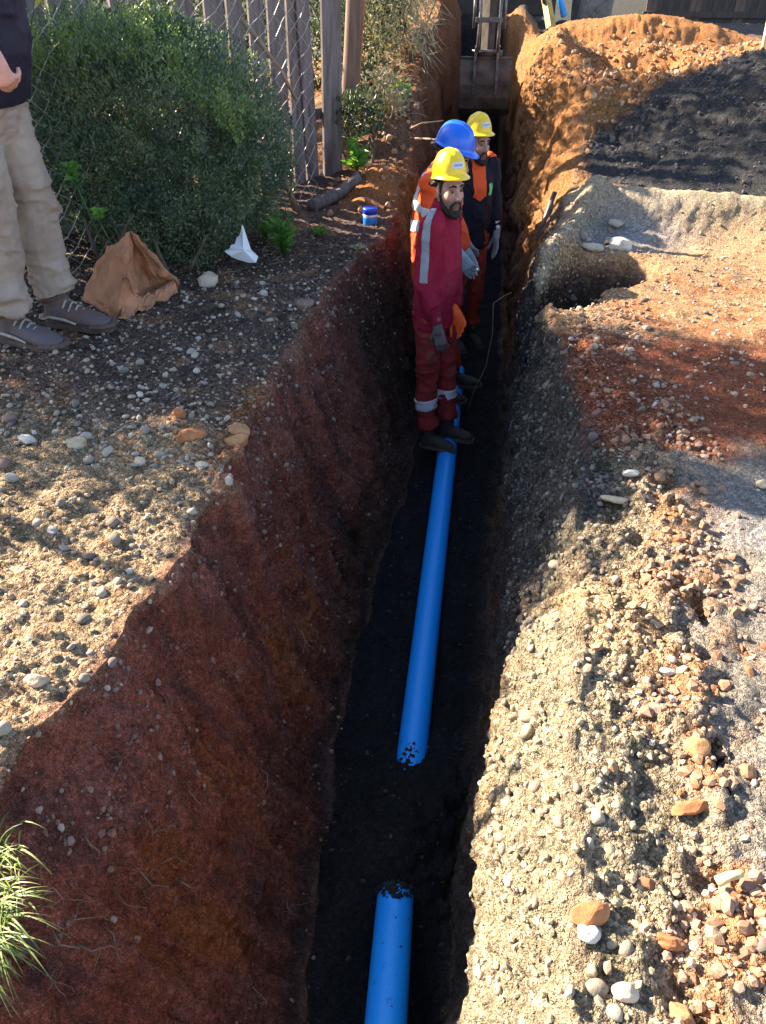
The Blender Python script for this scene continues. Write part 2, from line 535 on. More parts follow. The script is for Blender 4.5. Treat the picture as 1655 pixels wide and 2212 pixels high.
strip_ = bR * gauss(X - XR[:, None], .26, .12) * sstep(3.0, 2.2, Y)
D += strip_ * (.016 * n8 + .010 * nridge - .022 * sstep(.2, .7, vnoise(X * 13, Y * 13, Z * 13, 95)))
D += orange_zone * notpile * (.050 * n2 + .016 * n8 + .008 * n30 + .012 * np.maximum(n8, 0) * (cl1 > .1))
D += orange_zone * (1 - notpile) * (.026 * n2 + .012 * n8 + .004 * n30)
D += (bWR * sstep(4.6, 6.0, Y)) * (.04 * n2 + .03 * scr + .010 * n8)
D += bWL * sstep(5, 6.5, Y) * (.04 * n2 + .02 * scr)
# crumbly hollows in the right shoulder and in the root zone of the left wall
hol = sstep(.25, .75, vnoise(X * 7, Y * 7, Z * 7, 63))
D -= .022 * hol * bWR * sstep(-.8, -.3, Z) * sstep(5, 3, Y)
hol2 = sstep(.35, .8, vnoise(X * 9, Y * 9, Z * 9, 66))
D -= .030 * hol2 * bWL * sstep(-.75, -.45, Z) * sstep(1.8, .9, Y)
edge = np.minimum(np.minimum(sstep(-3, -2.6, Y), sstep(16, 15.5, Y)), 1)
D *= edge * (1 - .55 * sstep(8.6, 9.4, Y))
G = G + N0 * D[..., None]
X, Y, Z = G[..., 0], G[..., 1], G[..., 2]
NRM = normals(G)

# ---- soil colour (each soil's own, with shade painted into some zones)
def lerp3(c, col, m_):
    return c + (np.array(col) - c) * np.clip(m_, 0, 1)[..., None]


cn1 = fbm(X * 2.1, Y * 2.1, Z * 2.1, 71, 3)
cn2 = fbm(X * 9, Y * 9, Z * 9, 74, 3)
cn3 = fbm(X * 2, Y * 9, Z * 1.6 - .3 * Y, 77, 4)
COL = np.zeros(G.shape) + np.array((.37, .265, .165))
# left bank: tan gravel, farther part darkened as painted shade, rusty in places
COL = lerp3(COL, (.44, .335, .215), bL * sstep(0, .9, cn1))
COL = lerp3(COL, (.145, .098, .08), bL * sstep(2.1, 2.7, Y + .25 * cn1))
COL = lerp3(COL, (.36, .19, .09), bL * sstep(.35, .8, cn2) * .5)
COL = lerp3(COL, (.40, .16, .055), bL * sstep(4.9, 5.4, Y) * sstep(6.3, 5.9, Y) * sstep(-1.0, -.7, X))
COL = lerp3(COL, (.20, .105, .06), bL * sstep(5.8, 6.3, Y) * sstep(-1.6, -1.1, X))
COL = lerp3(COL, (.34, .165, .07), bL * sstep(7, 8, Y) * sstep(.0, .4, cn2 + .5))
COL = lerp3(COL, (.36, .15, .06), bL * gauss(X, -.74, .09) * sstep(1.9, 2.2, Y) * sstep(2.9, 2.5, Y))
# left wall
wl = bWL; wr_ = bWR
COL = lerp3(COL, (.31, .105, .070), wl)
COL = lerp3(COL, (.15, .065, .055), wl * sstep(-.45, -.05, Z + .12 * cn1) * sstep(-.4, .5, cn1))
COL = lerp3(COL, (.33, .115, .045), wl * sstep(.1, .6, cn3) * sstep(-.35, -.6, Z) * sstep(-1.05, -.85, Z) * sstep(2.8, 1.8, Y))
COL = lerp3(COL, (.22, .095, .075), wl * sstep(.2, .7, cn2) * .6)
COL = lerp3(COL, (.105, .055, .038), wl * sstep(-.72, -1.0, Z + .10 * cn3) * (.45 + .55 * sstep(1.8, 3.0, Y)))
tcol = np.clip((np.arange(NCOL) - SEG[1]) / NWL, 0, 1)[None, :] * np.ones((NY, 1))
cn5 = fbm(X * 30, Y * 30, Z * 11, 99, 3)
COL = lerp3(COL, (.42, .145, .055), wl * gauss(tcol, .66 + .05 * cn1, .17) * gauss(Y, 1.62, .45) * sstep(-.5, .5, cn3 + .3 * cn2) * sstep(-.7, .5, cn5) * .9)
COL = lerp3(COL, (.13, .055, .045), wl * sstep(.25, .8, cn5) * .6)
COL = lerp3(COL, (.10, .052, .048), wl * sstep(.15, .6, -cn3) * .55)
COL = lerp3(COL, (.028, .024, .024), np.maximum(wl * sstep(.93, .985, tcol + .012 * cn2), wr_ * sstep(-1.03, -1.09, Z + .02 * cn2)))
COL = lerp3(COL, (.09, .055, .045), wl * sstep(3.2, 4.2, Y) * sstep(5.4, 4.9, Y) * sstep(-.02, -.25, Z))
COL = lerp3(COL, (.45, .15, .045), wl * sstep(4.9, 5.3, Y) * sstep(6.6, 6.0, Y) * sstep(-.4, -.1, Z))
COL = lerp3(COL, (.19, .085, .045), wl * sstep(6.0, 6.8, Y))
# floor
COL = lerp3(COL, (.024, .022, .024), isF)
# right wall and gravel shoulder
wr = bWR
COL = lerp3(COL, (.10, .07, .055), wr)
COL = lerp3(COL, (.17, .085, .05), wr * sstep(.2, .6, cn3) * sstep(-.6, -.9, Z))
COL = lerp3(COL, (.295, .240, .160), np.maximum(wr * sstep(-.72, -.50, Z + .05 * cn2), bR * sstep(.30, .05, X - XR[:, None] + .08 * cn1)) * sstep(5.3, 4.6, Y))
COL = lerp3(COL, (.46, .29, .15), (wr * sstep(-.6, -.4, Z) + bR * sstep(.35, .1, X - XR[:, None])) * sstep(.25, .8, cn1) * sstep(5, 4, Y) * .7)
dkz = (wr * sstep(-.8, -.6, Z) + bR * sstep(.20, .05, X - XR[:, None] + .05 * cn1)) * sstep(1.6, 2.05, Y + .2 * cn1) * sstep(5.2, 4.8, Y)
COL = lerp3(COL, (.060, .055, .053), dkz * .95)  # shade on the farther shoulder painted into the gravel colour
# right plateau: fine grey sand, orange streaks, red clay patch
rr = bR * sstep(.12, .34, X - XR[:, None] + .07 * cn2)
COL = lerp3(COL, (.25, .22, .185), rr * sstep(5.6, 5.0, Y))
COL = lerp3(COL, (.27, .255, .24), rr * sstep(.1, .7, cn1) * sstep(2.4, 1.9, Y))
COL = lerp3(COL, (.34, .175, .085), bR * gauss(X - XR[:, None], .27, .13) * sstep(-.35, .3, cn2 + .4 * cn1) * sstep(3.0, 2.5, Y))
COL = lerp3(COL, (.25, .085, .045), bR * sstep(2.15, 2.4, Y + .12 * cn2) * sstep(3.5, 3.15, Y + .12 * cn2) * sstep(2.6, 1.2, X))
COL = lerp3(COL, (.42, .26, .14), bR * sstep(3.05, 3.35, Y + .12 * cn2) * sstep(5.2, 4.8, Y))
COL = lerp3(COL, (.36, .16, .075), bR * sstep(.15, .5, cn2) * sstep(3.0, 3.3, Y) * sstep(4.2, 3.9, Y))
# ridge
COL = lerp3(COL, (.46, .38, .26), bR * gauss(Y, 5.0, .25) * sstep(.4, .7, X))
COL = lerp3(COL, (.30, .29, .30), bR * np.exp(-(((X - .95) / .35) ** 2 + ((Y - 4.68) / .2) ** 2)))
# orange earth bank
org = np.maximum(bR * sstep(5.3, 5.7, Y - .1 * X + .15 * cn1), wr * sstep(4.7, 5.4, Y + .15 * cn2))
COL = lerp3(COL, (.41, .195, .08), org)
COL = lerp3(COL, (.36, .15, .055), org * sstep(.1, .6, cn2) * .7)
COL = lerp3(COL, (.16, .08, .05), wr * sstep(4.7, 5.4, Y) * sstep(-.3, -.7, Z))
# dark sand heap
COL = lerp3(COL, (.055, .053, .055), bR * sstep(.30, .5, pile + .06 * cn2 + .05 * cn1))
COL = lerp3(COL, (.12, .10, .09), (bR + bL) * sstep(11.6, 12.4, Y + .4 * cn1))
COL = lerp3(COL, (.09, .10, .05), bL * sstep(-3.0, -4.0, X))
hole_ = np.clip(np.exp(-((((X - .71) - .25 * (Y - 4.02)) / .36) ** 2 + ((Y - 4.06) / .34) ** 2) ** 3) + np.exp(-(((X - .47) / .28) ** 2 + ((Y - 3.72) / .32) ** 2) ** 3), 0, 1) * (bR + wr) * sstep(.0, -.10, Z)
COL = lerp3(COL, (.055, .05, .048), hole_)  # hollow painted near black to stand for its deep shade
COL = lerp3(COL, (.40, .33, .23), (wr + bR) * gauss(X, np.interp(Y, [3.5, 3.75, 4.2, 4.6, 5.0], [.34, .39, .50, .63, .80]), .06) * sstep(3.6, 3.9, Y) * sstep(5.2, 5.0, Y) * sstep(-.08, .0, Z))
COL *= (1 + .16 * cn2)[..., None]
COL = np.clip(COL, .006, .8)

GRIT = np.clip(bL * .85 * sstep(4.9, 4.4, Y) + .62 * shoulder_ + bR * .35 * sstep(5.2, 4.6, Y) + bL * .3 * sstep(4.4, 4.9, Y) + .12 * bWL + .3 * bF * 0 + .25 * strip_, 0, 1)
SEGNAME = ['ground', 'trench_wall', 'trench_floor', 'trench_wall', 'ground']
terrain = []
bounds = [(0, SEG[1]), (SEG[1], SEG[2]), (SEG[2], SEG[3]), (SEG[3], SEG[4]), (SEG[4], NCOL - 1)]
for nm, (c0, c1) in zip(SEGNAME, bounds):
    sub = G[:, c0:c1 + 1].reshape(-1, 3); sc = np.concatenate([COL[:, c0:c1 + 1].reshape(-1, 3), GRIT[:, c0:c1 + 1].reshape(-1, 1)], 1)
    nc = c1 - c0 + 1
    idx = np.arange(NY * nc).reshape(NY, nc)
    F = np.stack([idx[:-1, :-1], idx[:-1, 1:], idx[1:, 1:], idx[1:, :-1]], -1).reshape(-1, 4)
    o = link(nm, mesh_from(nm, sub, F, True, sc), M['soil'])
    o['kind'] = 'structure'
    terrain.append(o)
GL, WL, FL, WR_, GR = terrain

# far ground around the dug area, one sheet ring out to the horizon
xe0, xe1 = float(G[0, 0, 0]), float(G[0, -1, 0])
fx = np.array([-150, xe0 + .4, xe1 - .4, 150.0]); fy = np.array([-150, -2.8, 15.8, 250.0])
V = np.array([(a, b, -.006) for b in fy for a in fx])
F = [[j * 4 + i, j * 4 + i + 1, (j + 1) * 4 + i + 1, (j + 1) * 4 + i] for j in range(3) for i in range(3) if (i, j) != (1, 1)]
fm = mesh_from('field', V, F, False, np.tile(np.array((.065, .06, .05)), (16, 1)))
fo = link('field', fm, M['soil']); fo['kind'] = 'structure'

# ------------------------------------------------------------------ sampling the terrain
AREA = np.linalg.norm(np.cross(np.gradient(G, axis=1), np.gradient(G, axis=0)), axis=-1)


def ground_z(x, y):
    r = int(np.argmin(np.abs(YS - y)))
    c = int(np.argmin((X[r] - x) ** 2 + 1e3 * ((colseg > 0) & (colseg < 4))))
    return float(Z[r, c])


def sample(weight, n):
    p = (weight * AREA).ravel(); p = np.clip(p, 0, None); p = p / p.sum()
    k = rng.choice(p.size, n, p=p)
    pos = G.reshape(-1, 3)[k] + rng.normal(0, .003, (n, 3))
    return pos, NRM.reshape(-1, 3)[k], k


def ico(sub):
    bm = bmesh.new(); bmesh.ops.create_icosphere(bm, subdivisions=sub, radius=1)
    V = np.array([v.co[:] for v in bm.verts]); F = np.array([[v.index for v in f.verts] for f in bm.faces])
    bm.free()
    return V, F


def stone_shape(sub, seed, flat=.65, rough=.22, angular=0.0):
    V, F = ico(sub)
    r = np.random.default_rng(seed)
    d = 1 + rough * fbm(V[:, 0] * 1.3, V[:, 1] * 1.3, V[:, 2] * 1.3, seed, 2)
    V = V * d[:, None]
    for _ in range(int(angular)):                       # broken facets
        n = r.normal(size=3); n /= np.linalg.norm(n)
        h = V @ n; lim = r.uniform(.55, .8)
        V = V - np.maximum(h - lim, 0)[:, None] * n[None, :] * .95
    V = V * np.array([1, r.uniform(.65, .95), flat * r.uniform(.8, 1.2)])
    return V, F


def scatter_mesh(pos, nrm, size, cols, sub, nvar=6, flat=.65, angular=0, sink=.25, seed=1):
    """many small stones as one joined mesh"""
    n = len(pos)
    var = rng.integers(0, nvar, n)
    Vs, Fs, Cs = [], [], []; off = 0
    for k in range(nvar):
        V, F = stone_shape(sub, seed * 31 + k, flat, .25, angular)
        s = np.where(var == k)[0]
        if not len(s): continue
        z = nrm[s] + rng.normal(0, .25, (len(s), 3)); z /= np.linalg.norm(z, axis=1)[:, None]
        a = rng.normal(size=(len(s), 3)); x = np.cross(a, z); x /= np.linalg.norm(x, axis=1)[:, None]
        y = np.cross(z, x)
        Rm = np.stack([x, y, z], -1)
        P = np.einsum('nij,vj->nvi', Rm, V) * size[s][:, None, None]
        P = P + (pos[s] + nrm[s] * (size[s] * flat * (1 - 2 * sink))[:, None])[:, None, :]
        Vs.append(P.reshape(-1, 3))
        Fs.append((F[None] + (off + np.arange(len(s)) * len(V))[:, None, None]).reshape(-1, 3))
        Cs.append(np.repeat(cols[s], len(V), 0))
        off += len(s) * len(V)
    return np.concatenate(Vs), np.concatenate(Fs), np.concatenate(Cs)


PAL = np.array([(.40, .35, .28), (.30, .25, .20), (.50, .46, .40), (.22, .19, .17), (.36, .27, .20), (.60, .57, .52), (.16, .14, .13), (.30, .19, .14), (.24, .24, .25)])


def palcols(n, bright=1.0, w=None):
    k = rng.choice(len(PAL), n, p=w)
    return np.clip(PAL[k] * rng.uniform(.75, 1.15, (n, 1)) * bright, .02, .75)


def gravel(name, weight, n, s0, s1, parent, sub=1, bright=1.0, pw=2.2, tint=None, flat=.65, angular=0, sink=.3, w=None, seed=1, tmix=.65, soilmix=0.0):
    pos, nrm, k = sample(weight, n)
    size = s0 + (s1 - s0) * rng.random(n) ** pw
    cols = palcols(n, bright, w)
    if tint is not None: cols = cols * (1 - tmix) + np.array(tint) * tmix * rng.uniform(.7, 1.3, (n, 1))
    if soilmix: cols = cols * (1 - soilmix) + COL.reshape(-1, 3)[k] * soilmix * rng.uniform(.75, 1.3, (n, 1))
    V, F, Cc = scatter_mesh(pos, nrm, size, cols, sub, 6, flat, angular, sink, seed)
    o = link(name, mesh_from(name, V, F, sub > 1, Cc), M['gravel'], parent)
    o['kind'] = 'stuff'
    return o


near1 = sstep(6.5, 1.0, Y) + .15
shoulderR = np.maximum(bWR * sstep(-.62, -.40, Z), bR * sstep(.30, .05, X - XR[:, None])) * sstep(5.3, 4.6, Y)
stripR = bR * gauss(X - XR[:, None], .27, .13) * sstep(4.2, 3.4, Y)
gravel('gravel', bL * sstep(-2.4, -1.9, X) * near1 * sstep(5.2, 4.6, Y), 15000, .0025, .012, GL, 1, 1.0, 3.0, tint=(.36, .27, .18), tmix=.6, angular=1, sink=.36, seed=2)
gravel('gravel', bL * sstep(-2.6, -2.0, X) * near1 * sstep(5.0, 4.0, Y) * sstep(-.4, .3, cn1 + .5 * cn2), 900, .008, .018, GL, 2, 1.0, 2.0, tint=(.38, .30, .20), tmix=.35, angular=2, sink=.36, seed=3)
gravel('gravel', bWL * (.08 + sstep(-.75, -.1, Z)) * sstep(5.0, 3.0, Y) * (.12 + sstep(-.1, .7, cn1 + .6 * cn2)), 1700, .002, .014, WL, 1, .8, 2.6, tint=(.30, .16, .11), tmix=.5, sink=.42, seed=4)
gravel('soil_crumbs', bWL * sstep(4.6, 3.2, Y) * (.3 + sstep(-.9, -.2, Z)) * sstep(-.6, .3, cn1 + cn2), 6000, .0018, .009, WL, 1, 1, 2.8, tint=(.19, .085, .058), tmix=.85, angular=2, sink=.35, seed=14)
gravel('gravel', shoulderR * near1, 11000, .003, .013, WR_, 1, 1.1, 2.4, tint=None, flat=.75, angular=2, sink=.42, seed=5, soilmix=.85)
gravel('gravel', shoulderR * near1, 420, .010, .024, WR_, 2, 1.0, 2.6, tint=None, angular=3, sink=.48, seed=6, soilmix=.75)
gravel('gravel', stripR * near1 * sstep(-.5, .4, cn2), 2600, .003, .012, GR, 1, 1.0, 2.2, tint=(.36, .23, .14), tmix=.5, angular=2, sink=.38, seed=7)
gravel('soil_crumbs', (stripR * sstep(-.1, .5, cn2) + bR * .012 * sstep(5, 4, Y)) * near1, 4200, .003, .020, GR, 1, 1, 2.4, tint=(.30, .155, .085), tmix=.8, angular=3, seed=8)
gravel('gravel', bR * sstep(2.2, 3.0, Y) * sstep(5.0, 4.4, Y) * sstep(2.6, 1.8, X), 2300, .004, .013, GR, 1, 1.1, 2.4, tint=(.34, .2, .11), tmix=.3, angular=1, sink=.4, seed=9)
gravel('gravel', bR * sstep(2.6, 1.8, Y), 1000, .0015, .004, GR, 1, .8, 2.0, seed=10)
gravel('soil_clods', orange_zone * notpile * sstep(11, 9, Y) * sstep(3.5, 2.5, X), 2600, .006, .030, GR, 1, 1, 3.0, tint=(.46, .22, .085), flat=.8, angular=2, seed=11)
gravel('soil_crumbs', bR * (1 - notpile) * sstep(4.2, 3.4, X), 3600, .004, .017, GR, 1, 1, 2.6, tint=(.070, .066, .067), tmix=.92, flat=.75, angular=2, seed=15)
gravel('soil_clods', (bL * sstep(4.7, 5.2, Y) * sstep(-1.1, -.8, X)), 900, .006, .035, GL, 1, 1, 2.6, tint=(.42, .17, .06), flat=.8, angular=2, seed=12)
gravel('soil_crumbs', bF * sstep(6, 4, Y), 900, .003, .012, FL, 1, .2, 2.0, tint=(.040, .036, .036), tmix=.85, angular=2, seed=13)

# ---- the biggest loose stones, each an object (parts of the bank they lie on)
SHAPES = [mesh_from('stone', *stone_shape(2, 200 + k, .62, .30, 1 + k % 5), True) for k in range(10)]
CLODS = [mesh_from('clod', *stone_shape(2, 300 + k, .7, .35, 4), False) for k in range(5)]
for m_ in SHAPES: m_.materials.append(M['stone'])
for m_ in CLODS: m_.materials.append(M['clod'])


def place(o, pos, nrm, size, sink=.25, spin=None):
    z = Vector(nrm).normalized() if nrm is not None else Vector((0, 0, 1))
    q = z.to_track_quat('Z', 'Y')
    o.rotation_mode = 'QUATERNION'
    from mathutils import Quaternion
    o.rotation_quaternion = q @ Quaternion((0, 0, 1), spin if spin is not None else random.random() * 6.28)
    o.scale = (size, size, size)
    o.location = Vector(pos) + z * size * .66 * (1 - 2 * sink)


def stones(weight, n, s0, s1, parent, meshes, name, pw=1.5):
    pos, nrm, k = sample(weight, n)
    for i in range(n):
        o = link(name, meshes[int(rng.integers(0, len(meshes)))], None, parent)
        place(o, pos[i], nrm[i] * .5 + np.array((0, 0, .5)), s0 + (s1 - s0) * rng.random() ** pw, .30)


stones(bL * sstep(-2.2, -1.8, X) * sstep(2.5, 1.2, Y) * sstep(.8, .9, Y), 90, .010, .025, GL, SHAPES, 'stone')
stones(bL * sstep(-2.3, -2.0, X) * sstep(1.9, 2.2, Y) * sstep(4.6, 3.2, Y), 95, .011, .025, GL, SHAPES, 'stone')
stones(stripR * sstep(2.4, 1.7, Y) * sstep(-.3, .3, cn2), 60, .007, .015, GR, SHAPES, 'stone')
stones(bR * sstep(2.2, 2.6, Y) * sstep(4.4, 3.8, Y) * sstep(1.5, 1.0, X), 45, .011, .022, GR, SHAPES, 'stone')
stones(stripR * sstep(2.1, 1.3, Y), 90, .007, .022, GR, CLODS, 'clod', 2.0)
stones(orange_zone * notpile * sstep(9.6, 9, Y) * sstep(3, 2, X), 25, .02, .055, GR, CLODS, 'clod', 2.2)


# ------------------------------------------------------------------ small builders
class MB:
    """collects primitives into one mesh"""
    def __init__(s): s.V = []; s.F = []

    def add(s, V, F):
        o = len(s.V); s.V += [tuple(v) for v in V]; s.F += [tuple(i + o for i in f) for f in F]; return s

    def box(s, c, d, rot=None):
        c = Vector(c); hx, hy, hz = d[0] / 2, d[1] / 2, d[2] / 2
        V = [Vector((sx * hx, sy * hy, sz * hz)) for sz in (-1, 1) for sy in (-1, 1) for sx in (-1, 1)]
        if rot is not None: V = [rot @ v for v in V]
        return s.add([v + c for v in V], [(0, 2, 3, 1), (4, 5, 7, 6), (0, 1, 5, 4), (2, 6, 7, 3), (0, 4, 6, 2), (1, 3, 7, 5)])

    def tube(s, pts, rad, n=8, side=None, caps=True, round_=False):
        """tapered tube; rad per point, number or (a along side, b across)"""
        pts = [Vector(p) for p in pts]
        if not isinstance(rad, (list,)): rad = [rad] * len(pts)
        rad = [(r, r) if not isinstance(r, tuple) else r for r in rad]
        if round_:
            d0 = (pts[1] - pts[0]).normalized(); d1 = (pts[-1] - pts[-2]).normalized()
            P0 = []; R0 = []; P1 = []; R1 = []
            for k in (0.0, .35, .75):
                e = math.sqrt(max(0.0, 1 - (1 - k) ** 2)) if k else .15
                m0 = min(rad[0]); m1 = min(rad[-1])
                P0.append(pts[0] - d0 * m0 * (1 - k)); R0.append((rad[0][0] * e, rad[0][1] * e))
                P1.append(pts[-1] + d1 * m1 * (1 - k)); R1.append((rad[-1][0] * e, rad[-1][1] * e))
            pts = P0 + pts + P1[::-1]; rad = R0 + rad + R1[::-1]
        V = []; F = []
        prev = None
        for i, p in enumerate(pts):
            t = (pts[min(i + 1, len(pts) - 1)] - pts[max(i - 1, 0)]).normalized()
            a = Vector(side) if side is not None else (prev if prev is not None else Vector((0.31, 0.95, 0.12)) if abs(t.y) < .8 else Vector((1, 0, .1)))
            a = (a - t * a.dot(t))
            if a.length < 1e-6: a = t.orthogonal()
            a.normalize(); b = t.cross(a); prev = a
            for k in range(n):
                th = 2 * math.pi * k / n
                V.append(p + a * (rad[i][0] * math.cos(th)) + b * (rad[i][1] * math.sin(th)))
        for i in range(len(pts) - 1):
            for k in range(n):
                k2 = (k + 1) % n
                F.append((i * n + k, i * n + k2, (i + 1) * n + k2, (i + 1) * n + k))
        if caps:
            F.append(tuple(range(n))[::-1]); F.append(tuple((len(pts) - 1) * n + k for k in range(n)))
        return s.add(V, F)

    def ell(s, c, r, rot=None, nu=14, nv=9):
        V = [Vector((0, 0, -1))]; F = []
        for j in range(1, nv):
            ph = -math.pi / 2 + math.pi * j / nv
            for i in range(nu):
                th = 2 * math.pi * i / nu
                V.append(Vector((math.cos(ph) * math.cos(th), math.cos(ph) * math.sin(th), math.sin(ph))))
        V.append(Vector((0, 0, 1)))
        for i in range(nu):
            i2 = (i + 1) % nu
            F.append((0, 1 + i2, 1 + i)); F.append((len(V) - 1, 1 + (nv - 2) * nu + i, 1 + (nv - 2) * nu + i2))
            for j in range(nv - 2):
                F.append((1 + j * nu + i, 1 + j * nu + i2, 1 + (j + 1) * nu + i2, 1 + (j + 1) * nu + i))
        W = []
        for v in V:
            q = Vector((v.x * r[0], v.y * r[1], v.z * r[2]))
            if rot is not None: q = rot @ q
            W.append(q + Vector(c))
        return s.add(W, F)

    def mesh(s, name, smooth=True, bev=0.0):
        m = bpy.data.meshes.new(name)
        m.from_pydata([tuple(v) for v in s.V], [], s.F)
        if bev:
            bm = bmesh.new(); bm.from_mesh(m)
            bmesh.ops.bevel(bm, geom=[e for e in bm.edges if e.calc_face_angle(0) > .6], offset=bev, segments=2, affect='EDGES', profile=.6)
            bm.to_mesh(m); bm.free()
        if smooth: m.polygons.foreach_set('use_smooth', [True] * len(m.polygons))
        m.update()
        return m

    def obj(s, name, mat, parent=None, smooth=True, bev=0.0):
        return link(name, s.mesh(name, smooth, bev), mat, parent)


def remesh(mb, voxel, smooth=3, disp=None, name='solid'):
    """fuse the collected primitives into one continuous skin"""
    m = mb.mesh(name)
    o = bpy.data.objects.new('tmp', m); C.objects.link(o)
    r = o.modifiers.new('r', 'REMESH'); r.mode = 'VOXEL'; r.voxel_size = voxel; r.use_smooth_shade = True
    s = o.modifiers.new('s', 'SMOOTH'); s.iterations = smooth; s.factor = .5
    dg = bpy.context.evaluated_depsgraph_get()
    out = bpy.data.meshes.new_from_object(o.evaluated_get(dg))
    bpy.data.objects.remove(o); bpy.data.meshes.remove(m)
    out.name = name
    if disp is not None:
        n = len(out.vertices)
        P = np.empty(n * 3, np.float32); out.vertices.foreach_get('co', P); P = P.reshape(-1, 3)
        Nn = np.empty(n * 3, np.float32); out.vertex_normals.foreach_get('vector', Nn); Nn = Nn.reshape(-1, 3)
        P = P + Nn * disp(P.astype(float), Nn.astype(float))[:, None]
        out.vertices.foreach_set('co', P.astype(np.float32).ravel())
    out.polygons.foreach_set('use_smooth', [True] * len(out.polygons))
    out.update()
    return out


def paint(mesh, fn):
    n = len(mesh.vertices)
    P = np.empty(n * 3, np.float32); mesh.vertices.foreach_get('co', P); P = P.reshape(-1, 3).astype(float)
    a = mesh.color_attributes.new('soil', 'FLOAT_COLOR', 'POINT')
    c4 = np.ones((n, 4), dtype=np.float32); c4[:, :3] = fn(P)
    a.data.foreach_set('color', c4.ravel())


def strip(mesh, name, planes, off, mat, parent, thick=.003):
    """a band of cloth or tape that follows the surface between cutting planes [(point, normal pointing inside)]"""
    bm = bmesh.new(); bm.from_mesh(mesh)
    for p, n in planes:
        bmesh.ops.bisect_plane(bm, geom=bm.verts[:] + bm.edges[:] + bm.faces[:], plane_co=Vector(p), plane_no=Vector(n).normalized(), clear_inner=True)
    bm.normal_update()
    for v in bm.verts: v.co += v.normal * off
    m = bpy.data.meshes.new(name); bm.to_mesh(m); bm.free()
    m.materials.clear()
    o = link(name, m, mat, parent)
    md = o.modifiers.new('thick', 'SOLIDIFY'); md.thickness = thick; md.offset = 1
    return o


def leaves_mesh(name, pos, dirs, nrm, L, W, shade, fold=.25, mid=.45, curl=0.0):
    """folded pointed leaves: 6 points, 4 triangles each"""
    n = len(pos)
    d = dirs / (np.linalg.norm(dirs, axis=1)[:, None] + 1e-9)
    s = np.cross(d, nrm); s /= np.linalg.norm(s, axis=1)[:, None] + 1e-9
    u = np.cross(s, d)
    L = L[:, None]; W = W[:, None]
    b = pos
    c = pos + d * L * mid - u * W * fold * .5
    l = pos + d * L * mid + s * W * .5 + u * W * fold * .5
    r = pos + d * L * mid - s * W * .5 + u * W * fold * .5
    t = pos + d * L - u * L * curl
    V = np.stack([b, l, c, r, t], 1).reshape(-1, 3)
    k = (np.arange(n) * 5)[:, None, None]
    F = (np.array([[0, 2, 1], [0, 3, 2], [1, 2, 4], [2, 3, 4]])[None] + k).reshape(-1, 3)
    col = np.repeat(shade, 5)[:, None] * np.ones(3)
    return mesh_from(name, V, F, False, col)


def rdir(n, up=0.0):
    d = rng.normal(size=(n, 3)); d[:, 2] += up
    return d / np.linalg.norm(d, axis=1)[:, None]


# ------------------------------------------------------------------ pipes
def pipe(axis0, axis1, r, label, dirt_at, dirt_len):
    a, b = Vector(axis0), Vector(axis1)
    n, m_ = 40, 60
    d = (b - a).normalized(); s = d.cross(Vector((0, 0, 1))).normalized(); u = s.cross(d)
    L = (b - a).length
    V = []; cl = []; F = []
    ts = np.linspace(0, 1, m_)
    prof = [(0, r - .006)] + [(t * L, r) for t in ts] + [(L, r - .006)]
    prof = prof + [(L - .35, r - .006)] if False else prof
    for (t, rad) in prof:
        for k in range(n):
            th = 2 * math.pi * k / n
            V.append(tuple(d * t + s * rad * math.cos(th) + u * rad * math.sin(th)))
            cl.append(max(0.0, 1 - abs(t - dirt_at * L) / dirt_len) ** .5)
    for i in range(len(prof) - 1):
        for k in range(n):
            k2 = (k + 1) % n
            F.append((i * n + k, i * n + k2, (i + 1) * n + k2, (i + 1) * n + k))
    # inner wall of the open ends
    base = len(V)
    for t in (0, L):
        for tt in (t, t + (.4 if t == 0 else -.4)):
            for k in range(n):
                th = 2 * math.pi * k / n
                V.append(tuple(d * tt + s * (r - .006) * math.cos(th) + u * (r - .006) * math.sin(th))); cl.append(0.4)
    for e in range(2):
        o = base + e * 2 * n
        for k in range(n):
            k2 = (k + 1) % n
            F.append((o + k, o + n + k, o + n + k2, o + k2))
    m = mesh_from('water_pipe', V, F, True, np.array(cl)[:, None] * np.ones(3))
    o = link('water_pipe', m, M['pipe']); o.location = a
    tag(o, label, 'pipe', 'blue pipes laid on the trench floor')
    return o


PR = .058
pipe((-.075, 1.60, -1.105), (.025, 5.06, -1.085), PR, 'long blue plastic pipe running along the trench floor to the workers\' boots', 0.0, .55)
pipe((-.083, 1.225, -1.035), (-.055, -.35, -.70), PR, 'short blue plastic pipe end nearest the camera, far side buried under dark soil', 0.0, .55)


def crumbs_on_pipe(a, b, r, t0, t1, n, size):
    a, b = Vector(a), Vector(b); d = (b - a).normalized(); s = d.cross(Vector((0, 0, 1))).normalized(); u = s.cross(d)
    pos, nr = [], []
    for i in range(n):
        f = rng.random() ** 1.7; t = t0 + (t1 - t0) * f
        th = math.pi / 2 + rng.normal(0, .75) * (1 - f) ** .8 + (.15 if i % 2 else -.1)
        nn = s * math.cos(th) + u * math.sin(th)
        pos.append(tuple(a + d * t + nn * r)); nr.append(tuple(nn))
    pos = np.array(pos); nr = np.array(nr)
    sz = size * (.25 + rng.random(n) ** 2)
    V, F, Cc = scatter_mesh(pos, nr, sz, np.tile(np.array((.018, .017, .018)), (n, 1)) * rng.uniform(.6, 1.6, (n, 1)), 1, 6, .6, 2, .3, 77)
    o = link('soil_crumbs', mesh_from('soil_crumbs', V, F, False, Cc), M['gravel'], FL); o['kind'] = 'stuff'


